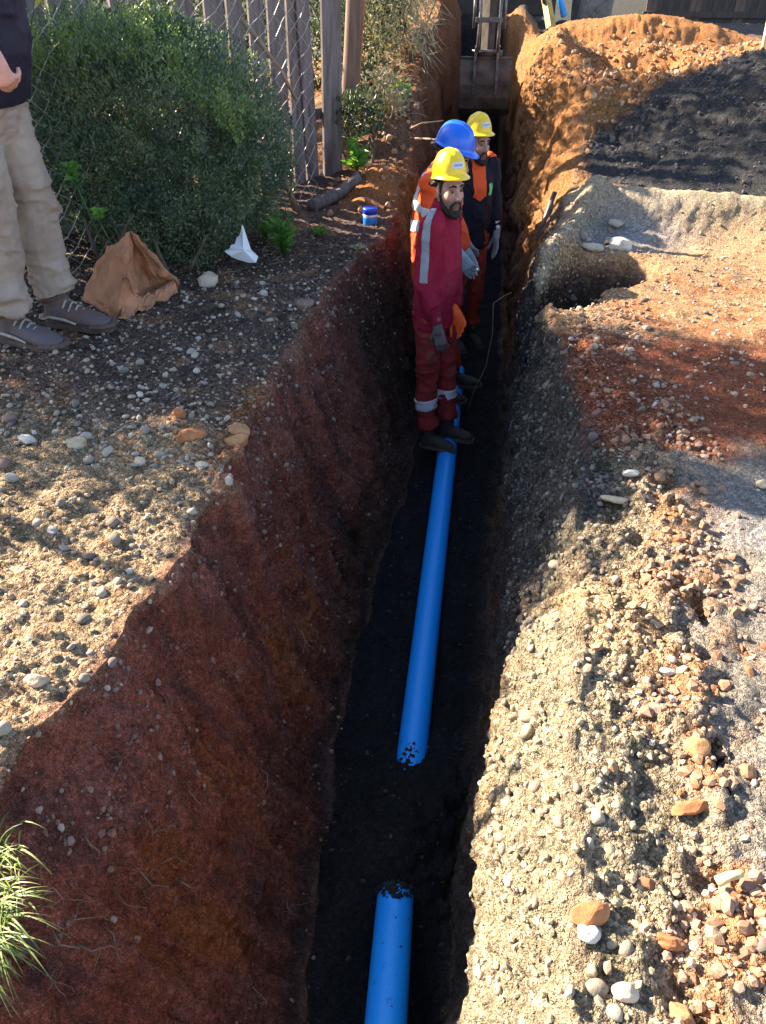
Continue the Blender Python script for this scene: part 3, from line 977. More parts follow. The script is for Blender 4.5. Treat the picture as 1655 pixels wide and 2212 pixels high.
crumbs_on_pipe((-.075, 1.60, -1.105), (.025, 5.06, -1.085), PR, .03, .22, 95, .009)
crumbs_on_pipe((-.083, 1.225, -1.035), (-.055, -.35, -.70), PR, -.01, .05, 130, .009)
crumbs_on_pipe((-.083, 1.225, -1.035), (-.055, -.35, -.70), PR, .04, .45, 22, .003)


# ------------------------------------------------------------------ people
def cloth(name, col, col2, rough=.85, scale=9, weave=True, fuzz=0.0, mud=0.0):
    m, nt, b = new_mat(name)
    v = coords(nt, 'Object')
    f = ramp(nt, noise(nt, scale, 5, .65, v), [(.35, 0), (.7, 1)])
    c = mixcol(nt, f, col, col2)
    if mud:
        mf = ramp(nt, noise(nt, 5.5, 6, .7, v), [(.50, 0), (.72, mud)])
        c = mixcol(nt, mf, c, (.21, .14, .10))
    nt.links.new(c, b.inputs['Base Color'])
    b.inputs['Roughness'].default_value = rough
    b.inputs['Specular IOR Level'].default_value = .2
    b.inputs['Sheen Weight'].default_value = fuzz
    bump(nt, b, noise(nt, 60, 4, .7, v), .35, .006)
    return m


def attr_mat(name, rough=.6, spec=.4, sss=0.0):
    m, nt, b = new_mat(name)
    g = nt.nodes.new('ShaderNodeAttribute'); g.attribute_name = 'soil'
    f = ramp(nt, noise(nt, 40, 4, .6, coords(nt, 'Object')), [(.3, .85), (.7, 1.12)])
    nt.links.new(mixcol(nt, 1.0, g.outputs[0], f, 'MULTIPLY'), b.inputs['Base Color'])
    b.inputs['Roughness'].default_value = rough
    b.inputs['Specular IOR Level'].default_value = spec
    return m


M['skin'] = attr_mat('skin', .55, .4)
M['hair'] = cloth('dark_hair', (.018, .013, .011), (.035, .026, .02), .7, 60)
M['crimson'] = cloth('crimson_jacket', (.21, .006, .026), (.29, .012, .04), .85, 5, mud=.10)
M['red_trousers'] = cloth('red_trousers', (.30, .030, .028), (.17, .022, .024), .85, 12, mud=.55)
M['orange_hivis'] = cloth('orange_hivis', (.85, .105, .022), (.75, .085, .03), .75, 8)
M['orange_trousers'] = cloth('orange_red_trousers', (.36, .045, .018), (.22, .032, .018), .85, 12, mud=.55)
M['black_jacket'] = cloth('black_jacket', (.010, .011, .020), (.018, .019, .03), .75, 8)
M['navy_jacket'] = cloth('navy_jacket', (.016, .014, .030), (.028, .022, .04), .6, 10)
M['khaki'] = cloth('khaki_trousers', (.37, .30, .26), (.27, .20, .165), .9, 6, mud=.65)
M['reflect'] = simple('reflective_tape', (.62, .62, .66), .35, .12, 14)
M['grey_tape'] = simple('grey_tape', (.23, .23, .28), .5, .15, 14)
M['glove'] = cloth('grey_glove', (.36, .42, .46), (.26, .30, .32), .9, 20)
M['glove_dark'] = cloth('dark_grey_glove', (.17, .145, .14), (.10, .085, .08), .9, 20)
M['glove_orange'] = cloth('orange_glove', (.85, .12, .02), (.7, .10, .02), .7, 10)
M['boot'] = cloth('dark_boot', (.035, .032, .032), (.075, .06, .05), .7, 15)
M['hike_boot'] = cloth('brown_boot', (.13, .08, .062), (.10, .095, .125), .7, 9)
M['sole'] = simple('boot_sole', (.10, .062, .05), .9, .3, 20)
M['lace'] = simple('boot_lace', (.34, .29, .23), .9, .3, 40)
M['yellow_helmet'] = simple('yellow_helmet', (.90, .58, .005), .32, .12, 14, spec=.6)
M['blue_helmet'] = simple('blue_helmet', (.008, .13, .72), .32, .15, 14, spec=.6)
M['sticker'] = simple('helmet_sticker', (.62, .62, .66), .5, .05, 5)
M['sticker_bar'] = simple('helmet_sticker_print', (.30, .28, .50), .5, .05, 5)
M['eye'] = simple('eye_shaded', (.20, .15, .13), .3, .05, 5)  # eyeball toned dark to read as socket shadow
M['iris'] = simple('dark_iris', (.03, .02, .015), .2, .05, 5)
M['green_badge'] = simple('green_badge', (.12, .62, .22), .6, .2, 20)
M['red_badge'] = simple('red_badge', (.42, .02, .035), .7, .2, 20)
M['white_print'] = simple('white_print', (.75, .75, .75), .7, .1, 20)
M['metal'] = simple('small_metal', (.5, .5, .52), .35, .1, 20, metallic=.8)


def rotm(yaw, pitch=0.0, roll=0.0):
    return Matrix.Rotation(yaw, 3, 'Z') @ Matrix.Rotation(pitch, 3, 'Y') @ Matrix.Rotation(roll, 3, 'X')


def fold_disp(amp, fz, seed, fx=7.0):
    """creases: broad soft folds plus narrow ridges"""
    def f(P, N):
        x, y, z = P[:, 0], P[:, 1], P[:, 2]
        a = fbm(x * fx, y * fx, z * fz, seed, 3)
        r = 1 - np.abs(vnoise(x * fx * 1.25 + z * 2.5 + .5 * a, y * fx * 1.25, z * fz * 1.15 + .5 * a, seed + 5))
        r2 = 1 - np.abs(vnoise(x * fx * 2.4 - z * 4, y * fx * 2.4, z * fz * 1.9 + a, seed + 9))
        return amp * (.55 * a + .9 * (r ** 4 - .35) + .4 * (r2 ** 4 - .35))
    return f


def hand_prims(mb, wrist, d, n, k=1.0, curl=.5, left=False):
    """palm, four unequal bent fingers and a thumb leaving the side of the palm.
    d: finger direction, n: palm normal (side the fingers curl to)"""
    w = Vector(wrist); d = Vector(d).normalized(); n = Vector(n); n = (n - d * n.dot(d)).normalized()
    s = d.cross(n).normalized() * (1 if left else -1)          # towards the thumb
    mb.tube([w - d * .02 * k, w + d * .03 * k, w + d * .088 * k], [(.030 * k, .021 * k), (.040 * k, .017 * k), (.043 * k, .014 * k)], 12, side=s, round_=True)
    for i, (o, l, c) in enumerate(((.030, .074, curl * .8), (.010, .083, curl), (-.011, .077, curl * 1.1), (-.031, .060, curl * 1.25))):
        p = w + d * (.082 - abs(i - 1) * .004) * k + s * o * k
        pts = [p]; dirv = (d + s * (o * 1.6)).normalized()
        for j, f in enumerate((.45, .32, .25)):
            ang = c * (.55 + .35 * j)
            q = Matrix.Rotation(ang, 3, d.cross(n)) @ d
            q = (q + s * (o * 1.6)).normalized()
            pts.append(pts[-1] + q * l * f * k)
        mb.tube(pts, [.0105 * k, .0098 * k, .009 * k, .008 * k], 8, round_=True)
    p = w + d * .02 * k + s * .030 * k
    t1 = (d * .75 + s * .75 + n * .25).normalized(); t2 = (d * .95 + s * .25 + n * .45).normalized()
    mb.tube([p, p + t1 * .045 * k, p + t1 * .045 * k + t2 * .030 * k, p + t1 * .045 * k + t2 * .055 * k], [.014 * k, .012 * k, .0105 * k, .009 * k], 8, round_=True)


def head_prims(mb, c, Rm):
    c = Vector(c)
    L = lambda x, y, z: c + Rm @ Vector((x, y, z))
    mb.ell(L(-.012, 0, .035), (.098, .077, .092), Rm)
    mb.ell(L(.030, 0, -.025), (.064, .066, .088), Rm)
    mb.ell(L(.040, 0, -.080), (.047, .050, .036), Rm)
    mb.ell(L(.068, 0, -.098), (.024, .028, .020), Rm)
    mb.tube([L(.080, -.045, .022), L(.094, 0, .020), L(.080, .045, .022)], [.012, .013, .012], 8, round_=True)
    mb.tube([L(.090, 0, .010), L(.104, 0, -.014), L(.116, 0, -.036)], [.0095, .012, .0155], 10, round_=True)
    for sgn in (-1, 1):
        mb.ell(L(.102, sgn * .014, -.040), (.012, .010, .009), Rm)
        mb.ell(L(.058, sgn * .045, -.030), (.028, .020, .026), Rm)
        mb.ell(L(-.010, sgn * .078, -.012), (.020, .010, .033), Rm @ Matrix.Rotation(sgn * .25, 3, 'Z'))
    mb.tube([L(.084, -.024, -.066), L(.096, 0, -.063), L(.084, .024, -.066)], [.006, .0075, .006], 8, round_=True)
    mb.tube([L(.082, -.022, -.078), L(.094, 0, -.079), L(.082, .022, -.078)], [.006, .0085, .006], 8, round_=True)


def skin_paint(c, Rm, base, stubble=0.0):
    c = np.array(c); Ri = np.array(Rm.transposed())
    base = np.array(base)

    def f(P):
        q = (P - c) @ Ri.T
        col = np.tile(base, (len(P), 1))
        def mix(cc, m): 
            nonlocal col
            col = col + (np.array(cc) - col) * np.clip(m, 0, 1)[:, None]
        mix(base * np.array((1.1, .72, .66)), np.exp(-(((q[:, 0] - .075) / .03) ** 2 + ((np.abs(q[:, 1]) - .042) / .02) ** 2 + ((q[:, 2] + .032) / .022) ** 2)) * .6)
        mix(base * np.array((1.1, .68, .6)), np.exp(-(((q[:, 0] - .112) / .012) ** 2 + (q[:, 1] / .016) ** 2 + ((q[:, 2] + .036) / .014) ** 2)) * .6)
        mix((.30, .10, .085), (np.abs(q[:, 2] + .072) < .014) * (np.abs(q[:, 1]) < .028) * (q[:, 0] > .078) * 1.0)
        mix(base * .45, np.exp(-(((np.abs(q[:, 1]) - .033) / .018) ** 2 + ((q[:, 2] - .002) / .010) ** 2)) * (q[:, 0] > .05) * .55)  # shadow of the eye sockets painted into the skin
        if stubble: mix((.085, .055, .045), sstep(-.030, -.060, q[:, 2] + .25 * np.maximum(0, .05 - q[:, 0])) * (q[:, 0] > -.02) * (q[:, 2] > -.135) * stubble)
        return col
    return f


def helmet(parent, c, Rm, mat, sticker=True, k=1.0):
    c = Vector(c)
    n, m_ = 56, 14
    V = []; F = []
    a, b, h = .114 * k, .098 * k, .114 * k
    top = Vector((0, 0, h))
    for j in range(m_ + 1):
        ph = math.pi / 2 * (1 - j / m_)
        for i in range(n):
            th = 2 * math.pi * i / n
            x = a * math.cos(th) * math.cos(ph) ** .86; y = b * math.sin(th) * math.cos(ph) ** .86; z = h * math.sin(ph) ** .92 if ph > 0 else 0
            r = .0075 * k * (math.exp(-(y / .013) ** 2) + .8 * math.exp(-((abs(y) - .040) / .010) ** 2)) * min(1, max(0, (z - .03) / .04)) * (1 if x < .08 else max(0, 1 - (x - .08) / .02))
            V.append(Vector((x, y, z + r)))
    for j in range(1, 4):                                     # brim with a longer peak in front
        e = j / 3
        for i in range(n):
            th = 2 * math.pi * i / n
            wdt = (.009 + .034 * max(0, math.cos(th)) ** 2.2) * e * k
            V.append(Vector(((a + wdt) * math.cos(th), (b + wdt * .9) * math.sin(th), -(.010 + .012 * max(0, math.cos(th)) ** 2) * e * k)))
    rowsn = m_ + 4
    for j in range(rowsn - 1):
        for i in range(n):
            i2 = (i + 1) % n
            F.append((j * n + i, (j + 1) * n + i, (j + 1) * n + i2, j * n + i2))
    mm = bpy.data.meshes.new('helmet')
    mm.from_pydata([tuple(c + Rm @ v) for v in V], [], F)
    mm.polygons.foreach_set('use_smooth', [True] * len(F)); mm.update()
    bmh = bmesh.new(); bmh.from_mesh(mm); bmesh.ops.remove_doubles(bmh, verts=bmh.verts[:], dist=1e-5); bmh.to_mesh(mm); bmh.free()
    o = link('helmet', mm, mat, parent)
    md = o.modifiers.new('thick', 'SOLIDIFY'); md.thickness = .004; md.offset = 0
    if sticker:
        def patch(y0, y1, z0, z1, off, nm, mt, par):
            W = []; FF = []
            nn = 8
            for jz in range(3):
                z = z0 + (z1 - z0) * jz / 2
                for i in range(nn + 1):
                    y = y0 + (y1 - y0) * i / nn
                    sph = (max(0.0, z / h)) ** (1 / .92); cph = math.sqrt(max(0, 1 - sph * sph)) ** .86
                    sx = math.sqrt(max(0.0, 1 - (y / (b * cph)) ** 2))
                    nv = Vector((sx / a, y / b / b, .35 * z / h / h)).normalized()
                    W.append(c + Rm @ (Vector((a * cph * sx, y, z)) + nv * off))
            for jz in range(2):
                for i in range(nn):
                    q = jz * (nn + 1) + i
                    FF.append((q, q + 1, q + nn + 2, q + nn + 1))
            pm = bpy.data.meshes.new(nm); pm.from_pydata([tuple(v) for v in W], [], FF); pm.update()
            so_ = link(nm, pm, mt, par)
            mdd = so_.modifiers.new('thick', 'SOLIDIFY'); mdd.thickness = .001; mdd.offset = 1
            return so_
        patch(-.038, .030, .030, .058, .004, 'sticker', M['sticker'], o)
        patch(-.030, .022, .040, .048, .0056, 'print_bar', M['sticker_bar'], o)
    return o


def boot(parent, ankle, yaw, mat, k=1.0, shaft=.12, lace=False):
    a = Vector(ankle); Rm = rotm(yaw)
    L = lambda x, y, z: Vector((a.x, a.y, 0)) + Rm @ (Vector((x, y, z)) * k) + Vector((0, 0, a.z - .085))
    mb = MB()
    mb.tube([L(-.005, 0, shaft), L(-.012, 0, .07), L(-.02, 0, .04)], [.050 * k, .047 * k, .046 * k], 12, round_=True)
    mb.tube([L(-.035, 0, .043), L(.03, 0, .050), L(.09, 0, .043), L(.155, 0, .034), L(.185, 0, .030)], [(.038 * k, .036 * k), (.042 * k, .046 * k), (.046 * k, .038 * k), (.047 * k, .030 * k), (.036 * k, .022 * k)], 14, side=Rm @ Vector((0, 1, 0)), round_=True)
    o = link('boot', remesh(mb, .007, 2, lambda P, N: .0022 * fbm(P[:, 0] * 40, P[:, 1] * 40, P[:, 2] * 40, 9, 2), 'boot'), mat, parent)
    if lace:                                                    # rubber toe guard and padded collar
        tb = MB(); tb.tube([L(.150, .046, .026), L(.195, .036, .026), L(.216, .012, .026), L(.216, -.010, .026), L(.195, -.036, .026), L(.150, -.044, .026)], [(.010 * k, .016 * k)] * 6, 8, side=(0, 0, 1), round_=True)
        tb.obj('toe_guard', M['sole'], o)
        tb = MB(); cc = [L(-.012 + .050 * math.cos(q), .048 * math.sin(q), .118 + .012 * math.cos(q)) for q in [2 * math.pi * i / 14 for i in range(15)]]
        tb.tube(cc, .010 * k, 8, caps=False); tb.obj('collar', M['sole'], o)
        for sg in (-1, 1):
            tb = MB(); tb.tube([L(-.06, sg * .040, .035), L(-.02, sg * .047, .050), L(.04, sg * .050, .046), L(.09, sg * .052, .034)], [.004 * k, .006 * k, .006 * k, .004 * k], 6); tb.obj('side_panel', M['lace'], o)
    sb = MB()
    pts = [(-.072, .012), (-.06, .036), (-.01, .040), (.06, .044), (.13, .050), (.185, .044), (.217, .020), (.217, -.016), (.185, -.042), (.13, -.047), (.06, -.040), (-.01, -.037), (-.06, -.034), (-.072, -.012)]
    nq = len(pts)
    V = [L(x, y, -.002) for x, y in pts] + [L(x * 1.0, y, .022 + (.004 if x > .15 else 0)) for x, y in pts]
    sb.add(V, [tuple(range(nq))[::-1], tuple(nq + i for i in range(nq))] + [(i, (i + 1) % nq, nq + (i + 1) % nq, nq + i) for i in range(nq)])
    sb.obj('sole', M['sole'], o, smooth=False, bev=.003)
    if lace:
        for j in range(4):
            x = .035 + j * .022; z = .100 - j * .011
            lb = MB(); lb.tube([L(x, -.032, z - .016), L(x + .004, -.014, z + .004), L(x + .002, 0, z + .009), L(x + .004, .014, z + .004), L(x, .032, z - .016)], [.0042 * k] * 5, 6)
            lb.obj('lace', M['lace'], o)
    return o


def person(name, loc, yaw, S, label, J, jacket, trousers, boots, glove, helm, head, skin, stocky=1.0, beard=True, lean=None, vox=.008, gloves=(True, True), hands=None, lace=False, hem=.06, jh=.80, bootk=1.0, slim=.82):
    """J: joints in the person's own frame (x forward, y left, z up, metres before scaling by S)"""
    root = empty(name, loc, yaw, label, 'person')
    root.scale = (slim, slim, 1)
    V = lambda p: Vector(p) * S
    j = {k_: V(v) for k_, v in J.items() if len(v) == 3}
    hc, hy, hp = V(head[0]), head[1], head[2]
    hr = rotm(hy, hp, head[3] if len(head) > 3 else 0)
    side = Vector((0, 1, 0))
    # ---- body: one continuous skin
    b = MB()
    k = S
    b.tube([j['pelvis'], j['waist'], j['chest'], j['neck'] + (j['chest'] - j['neck']) * .18], [(.13 * k, .09 * k), (.12 * k, .085 * k), (.15 * k, .095 * k), (.10 * k, .06 * k)], 16, side=side, round_=True)
    b.tube([j['neck'] + (j['chest'] - j['neck']) * .1, hc + hr @ Vector((-.015, 0, -.05))], [.060 * k, .056 * k], 12, round_=True)
    for s_ in 'RL':
        b.tube([j['sh' + s_], j['el' + s_], j['wr' + s_]], [.046 * k, .038 * k, .028 * k], 10, round_=True)
        b.tube([j['hip' + s_], j['kn' + s_], j['an' + s_]], [.070 * k, .052 * k, .034 * k], 12, round_=True)
        b.tube([j['an' + s_], j['an' + s_] + Vector((.07, 0, -.045)) * k], [.028 * k, .020 * k], 10, round_=True)
    head_prims(b, hc, hr)
    hd = hands or {}
    for s_ in 'RL':
        d = hd.get('d' + s_, (j['wr' + s_] - j['el' + s_]).normalized())
        n_ = hd.get('n' + s_, Vector((0, 1 if s_ == 'R' else -1, 0)))
        if gloves[0 if s_ == 'R' else 1]:
            b.tube([j['wr' + s_], j['wr' + s_] + Vector(d).normalized() * .03], [.018, .012], 8, round_=True)
            gm = MB(); hand_prims(gm, j['wr' + s_], d, n_, 1.08 * k, hd.get('c' + s_, .45), s_ == 'L')
            gm.tube([j['wr' + s_] - Vector(d).normalized() * .045, j['wr' + s_] + Vector(d).normalized() * .01], [.036 * k, .033 * k], 12, round_=True)
            g = glove[0 if s_ == 'R' else 1] if isinstance(glove, tuple) else glove
            link('glove', remesh(gm, .0045, 1, None, 'glove'), g, root)
        else:
            hand_prims(b, j['wr' + s_], d, n_, 1.0 * k, hd.get('c' + s_, .45), s_ == 'L')
    bm_ = remesh(b, vox, 1, None, 'body'); paint(bm_, skin_paint(hc, hr, skin, .6 if beard else 0))
    link('body', bm_, M['skin'], root)
    L = lambda x, y, z: hc + hr @ Vector((x, y, z))
    for sg in (-1, 1):
        e = MB().ell(L(.084, sg * .033, -.002), (.009, .012, .0065), hr).obj('eye', M['eye'], root)
        MB().ell(L(.0925, sg * .033, -.003), (.0035, .0062, .0062), hr).obj('iris', M['iris'], e)
        eb = MB(); eb.tube([L(.103, sg * .014, .019), L(.101, sg * .032, .024), L(.086, sg * .052, .019)], [.004, .005, .003], 6, round_=True)
        eb.obj('eyebrow', M['hair'], root)
    hb = MB()
    hb.tube([L(-.02, .080, .025), L(-.075, .058, .02), L(-.105, 0, .015), L(-.075, -.058, .02), L(-.02, -.080, .025)], [(.012, .04)] * 5, 10, side=hr @ Vector((0, 0, 1)), round_=True)
    hb.ell(L(-.020, 0, .055), (.100, .082, .082), hr)
    for sg in (-1, 1): hb.tube([L(.012, sg * .077, .03), L(.018, sg * .073, -.01)], [.012, .007], 8, round_=True)
    link('hair', remesh(hb, .008, 1, lambda P, N: .004 * fbm(P[:, 0] * 60, P[:, 1] * 60, P[:, 2] * 25, 5, 2), 'hair'), M['hair'], root)
    if beard:
        bb = MB()
        bb.tube([L(.012, .073, -.020), L(.020, .066, -.060), L(.052, .046, -.098), L(.080, .018, -.117), L(.084, 0, -.120), L(.080, -.018, -.117), L(.052, -.046, -.098), L(.020, -.066, -.060), L(.012, -.073, -.020)], [.006, .012, .019, .019, .019, .019, .019, .012, .006], 8, round_=True)
        bb.tube([L(.078, .034, -.072), L(.098, .016, -.053), L(.103, 0, -.051), L(.098, -.016, -.053), L(.078, -.034, -.072)], [.006, .0065, .006, .0065, .006], 8, round_=True)
        for sg in (-1, 1): bb.tube([L(.080, sg * .033, -.070), L(.074, sg * .034, -.10)], [.008, .014], 8, round_=True)
        bb.ell(L(.080, 0, -.106), (.020, .030, .020), hr)
        link('beard', remesh(bb, .0055, 1, lambda P, N: .0022 * fbm(P[:, 0] * 90, P[:, 1] * 90, P[:, 2] * 50, 6, 2), 'beard'), M['hair'], root)
    # ---- trousers
    t = MB(); q = stocky
    t.tube([j['waist'] + (j['pelvis'] - j['waist']) * .35, j['pelvis'], (j['hipR'] + j['hipL']) / 2 + Vector((0, 0, -.05)) * k], [(.165 * k * q, .115 * k * q), (.175 * k * q, .125 * k * q), (.16 * k * q, .115 * k * q)], 18, side=side, round_=True)
    for s_ in 'RL':
        an = j['an' + s_]; kn = j['kn' + s_]
        hemp = an + (kn - an).normalized() * hem * k
        mid = kn + (an - kn) * .5
        t.tube([j['hip' + s_] + Vector((0, 0, .03)) * k, j['hip' + s_] + (kn - j['hip' + s_]) * .45, kn, mid + Vector((-.018, 0, 0)) * k, hemp], [(.098 * k * q, .105 * k * q), (.088 * k * q, .095 * k * q), (.072 * k * q, .078 * k * q), (.072 * k * q, .078 * k * q), (.068 * k * q, .074 * k * q)], 14, side=side)
    fd = fold_disp(.021, 13, int(abs(loc[1]) * 100), 5.0)
    zk = (J['knR'][2] + J['knL'][2]) / 2 * S; za = (J['anR'][2] + J['anL'][2]) / 2 * S + .08

    def tdisp(P, N):
        wgt = .35 + .55 * gauss(P[:, 2], zk, .10) + .8 * sstep(za + .16, za, P[:, 2]) + .35 * gauss(P[:, 2], J['hipR'][2] * S - .05, .1)
        return fd(P, N) * wgt
    tm = remesh(t, .009, 3, tdisp, 'trousers')
    to = link('trousers', tm, trousers, root)
    # ---- jacket
    c = MB()
    hemv = j['pelvis'] + (j['hipR'] + j['hipL'] - 2 * j['pelvis']) * .5
    hemv = Vector((j['pelvis'].x, j['pelvis'].y, jh * S))
    c.tube([hemv, j['pelvis'], j['waist'], j['chest'], (j['shR'] + j['shL']) / 2 + Vector((0, 0, .0)), j['neck']],
           [(.185 * k * q, .135 * k * q), (.190 * k * q, .140 * k * q), (.190 * k * q, .145 * k * q), (.195 * k * q, .140 * k * q), (.185 * k * q, .095 * k * q), (.085 * k, .075 * k)], 20, side=side)
    c.tube([j['neck'] + Vector((0, 0, -.03)) * k, j['neck'] + (hc - j['neck']).normalized() * .045 * k], [(.078 * k, .076 * k), (.070 * k, .070 * k)], 14, side=side)
    for s_ in 'RL':
        e2 = j['wr' + s_] + (j['el' + s_] - j['wr' + s_]).normalized() * .02
        a0 = j['sh' + s_]
        c.tube([a0 + (j['neck'] - a0) * .35, a0, a0 + (j['el' + s_] - a0) * .5, j['el' + s_], j['el' + s_] + (e2 - j['el' + s_]) * .6, e2], [.072 * k * q, .082 * k * q, .074 * k * q, .068 * k * q, .060 * k * q, .046 * k], 14)
    jf = fold_disp(.021, 7, int(abs(loc[1]) * 77) + 3, 7.5)
    jm = remesh(c, .009, 3, lambda P, N: jf(P, N) * (.6 + .5 * sstep(1.1 * S, .8 * S, P[:, 2])) * sstep(jh * S - .012, jh * S + .05, P[:, 2]), 'jacket')
    jo = link('jacket', jm, jacket, root)
    for s_ in 'RL':
        boot(root, j['an' + s_], J.get('by' + s_, (0,))[0] if isinstance(J.get('by' + s_), tuple) else 0.0, boots, k * bootk, lace=lace)
    if helm: helmet(root, hc + hr @ Vector((-.002, 0, .062)), hr @ Matrix.Rotation(R(-5), 3, 'Y'), helm, helm is M['yellow_helmet'])
    return root, to, jo, j, hc, hr


BASE = dict(anR=(0, -.10, .09), anL=(0, .10, .09), knR=(.03, -.10, .48), knL=(.03, .10, .48), hipR=(0, -.09, .86), hipL=(0, .09, .86),
            pelvis=(0, 0, .93), waist=(0, 0, 1.06), chest=(.01, 0, 1.24), neck=(0, 0, 1.425),
            shR=(0, -.175, 1.365), shL=(0, .175, 1.365), elR=(-.02, -.235, 1.10), elL=(-.02, .235, 1.10), wrR=(.05, -.22, .86), wrL=(.05, .22, .86))

# front worker: crimson jacket, side on to the camera, face turned towards it
J1 = dict(BASE); J1.update(anR=(.0, -.07, .09), anL=(.10, .12, .09), knR=(-.035, -.07, .48), knL=(.06, .11, .48), hipR=(-.02, -.09, .86), hipL=(-.02, .09, .86),
                           pelvis=(-.02, 0, .93), waist=(0, 0, 1.06), chest=(.0, 0, 1.24), elR=(-.035, -.225, 1.09), wrR=(.075, -.20, .84), elL=(.02, .22, 1.10), wrL=(.13, .02, .875))
p1, tr1, ja1, j1, hc1, hr1 = person('person', (-.105, 4.00, -1.045), R(-16), .955,
    'bearded worker in crimson jacket and yellow helmet standing nearest on the blue pipe', J1, M['crimson'], M['red_trousers'], M['boot'], (M['glove_dark'], M['glove_orange']),
    M['yellow_helmet'], ((.045, 0, 1.535), R(-40), R(-3)), (.50, .27, .205), 1.05, hands=dict(dR=Vector((.25, .1, -1)), cR=.7, dL=Vector((.6, -.2, -.8)), cL=1.1), jh=.80, slim=.80)
k_ = j1['elR']
strip(ja1.data, 'reflective_strip', [((.0, -.17, 1.06), (0, 0, 1)), ((-.035, 0, 0), (1, 0, 0.0)), ((.012, 0, 0), (-1, 0, 0.0)), ((0, -.10, 0), (0, -1, 0)), ((0, 0, 1.43), (0, 0, -1))], .003, M['grey_tape'], p1)
strip(tr1.data, 'reflective_strip', [((0, 0, .265), (-.12, 0, 1)), ((0, 0, .330), (.12, 0, -1)), ((0, .03, 0), (0, -1, 0))], .003, M['reflect'], p1)
strip(tr1.data, 'reflective_strip', [((0, 0, .29), (0, 0, 1)), ((0, 0, .345), (0, 0, -1)), ((0, .04, 0), (0, 1, 0))], .003, M['reflect'], p1)

# middle worker: orange hi-vis jacket, blue helmet, looking down to the right
J2 = dict(BASE); J2.update(pelvis=(-.03, 0, .95), waist=(-.03, 0, 1.10), anR=(.05, -.13, .09), anL=(.13, .14, .09), chest=(-.02, 0, 1.29), neck=(.01, 0, 1.475), shR=(-.03, -.185, 1.43), shL=(-.01, .18, 1.43),
                           elR=(.0, -.24, 1.15), wrR=(.155, -.16, 1.02), elL=(.04, .24, 1.14), wrL=(.16, .20, .93))
p2, tr2, ja2, j2, hc2, hr2 = person('person', (-.125, 4.66, -1.045), R(-6), .955,
    'worker in orange reflective jacket and blue helmet between the two yellow helmets', J2, M['orange_hivis'], M['orange_trousers'], M['boot'], M['glove'],
    M['blue_helmet'], ((.05, 0, 1.545), R(-8), R(20)), (.42, .25, .19), 1.08, hands=dict(dR=Vector((.55, .1, -.75)), cR=.6), slim=.95)
strip(ja2.data, 'reflective_strip', [((0, 0, 1.135), (-.35, 0, 1)), ((0, 0, 1.195), (.35, 0, -1)), ((0, -.06, 0), (0, -1, 0))], .003, M['reflect'], p2)
strip(ja2.data, 'reflective_strip', [((0, -.115, 0), (0, 1, 0)), ((0, -.065, 0), (0, -1, 0)), ((0, 0, 1.20), (0, 0, 1))], .003, M['reflect'], p2)
strip(ja2.data, 'reflective_strip', [((0, .065, 0), (0, 1, 0)), ((0, .115, 0), (0, -1, 0)), ((0, 0, 1.20), (0, 0, 1))], .003, M['reflect'], p2)
strip(ja2.data, 'reflective_strip', [((0, 0, 1.205), (0, 0, 1)), ((0, 0, 1.255), (0, 0, -1)), ((0.0, 0, 0), (-1, 0, 0))], .0035, M['reflect'], p2)

# rear worker: black jacket over an orange collar, yellow helmet
J3 = dict(BASE); J3.update(anR=(.02, -.10, .09), anL=(-.03, .11, .09), elL=(-.01, .245, 1.10), wrL=(.06, .25, .88), elR=(.02, -.22, 1.10), wrR=(.12, -.10, .90))
p3, tr3, ja3, j3, hc3, hr3 = person('person', (.06, 5.62, -1.13), R(-62), .945,
    'worker in black jacket with orange collar and yellow helmet standing rearmost', J3, M['black_jacket'], M['orange_trousers'], M['boot'], M['glove'],
    M['yellow_helmet'], ((.045, 0, 1.535), R(10), R(-2)), (.44, .26, .20), .98, hands=dict(dL=Vector((.1, 0, -1)), cL=.35))
strip(ja3.data, 'collar', [((0, -.01, 1.10), (0, .55, 1)), ((0, .01, 1.10), (0, -.55, 1)), ((.02, 0, 0), (1, 0, 0)), ((0, .058, 1.25), (0, -1, .0)), ((0, -.058, 1.25), (0, 1, 0))], .005, M['orange_hivis'], p3, .004)
strip(ja3.data, 'collar', [((0, 0, 1.345), (-.1, 0, 1))], .005, M['orange_hivis'], p3, .005)
strip(ja3.data, 'badge', [((.05, .085, 1.13), (1, 0, 0)), ((0, .085, 0), (0, 1, 0)), ((0, .125, 0), (0, -1, 0)), ((0, 0, 1.125), (0, 0, 1)), ((0, 0, 1.20), (0, 0, -1))], .003, M['green_badge'], p3, .002)
for z0, z1 in ((.95, .965), (.915, .935), (.888, .898)):
    strip(ja3.data, 'sleeve_print', [((0, .20, 0), (0, 1, 0)), ((.075, 0, 0), (1, 0, 0)), ((0, 0, z0), (.4, 0, 1)), ((0, 0, z1), (-.4, 0, -1))], .003, M['white_print'], p3, .002)

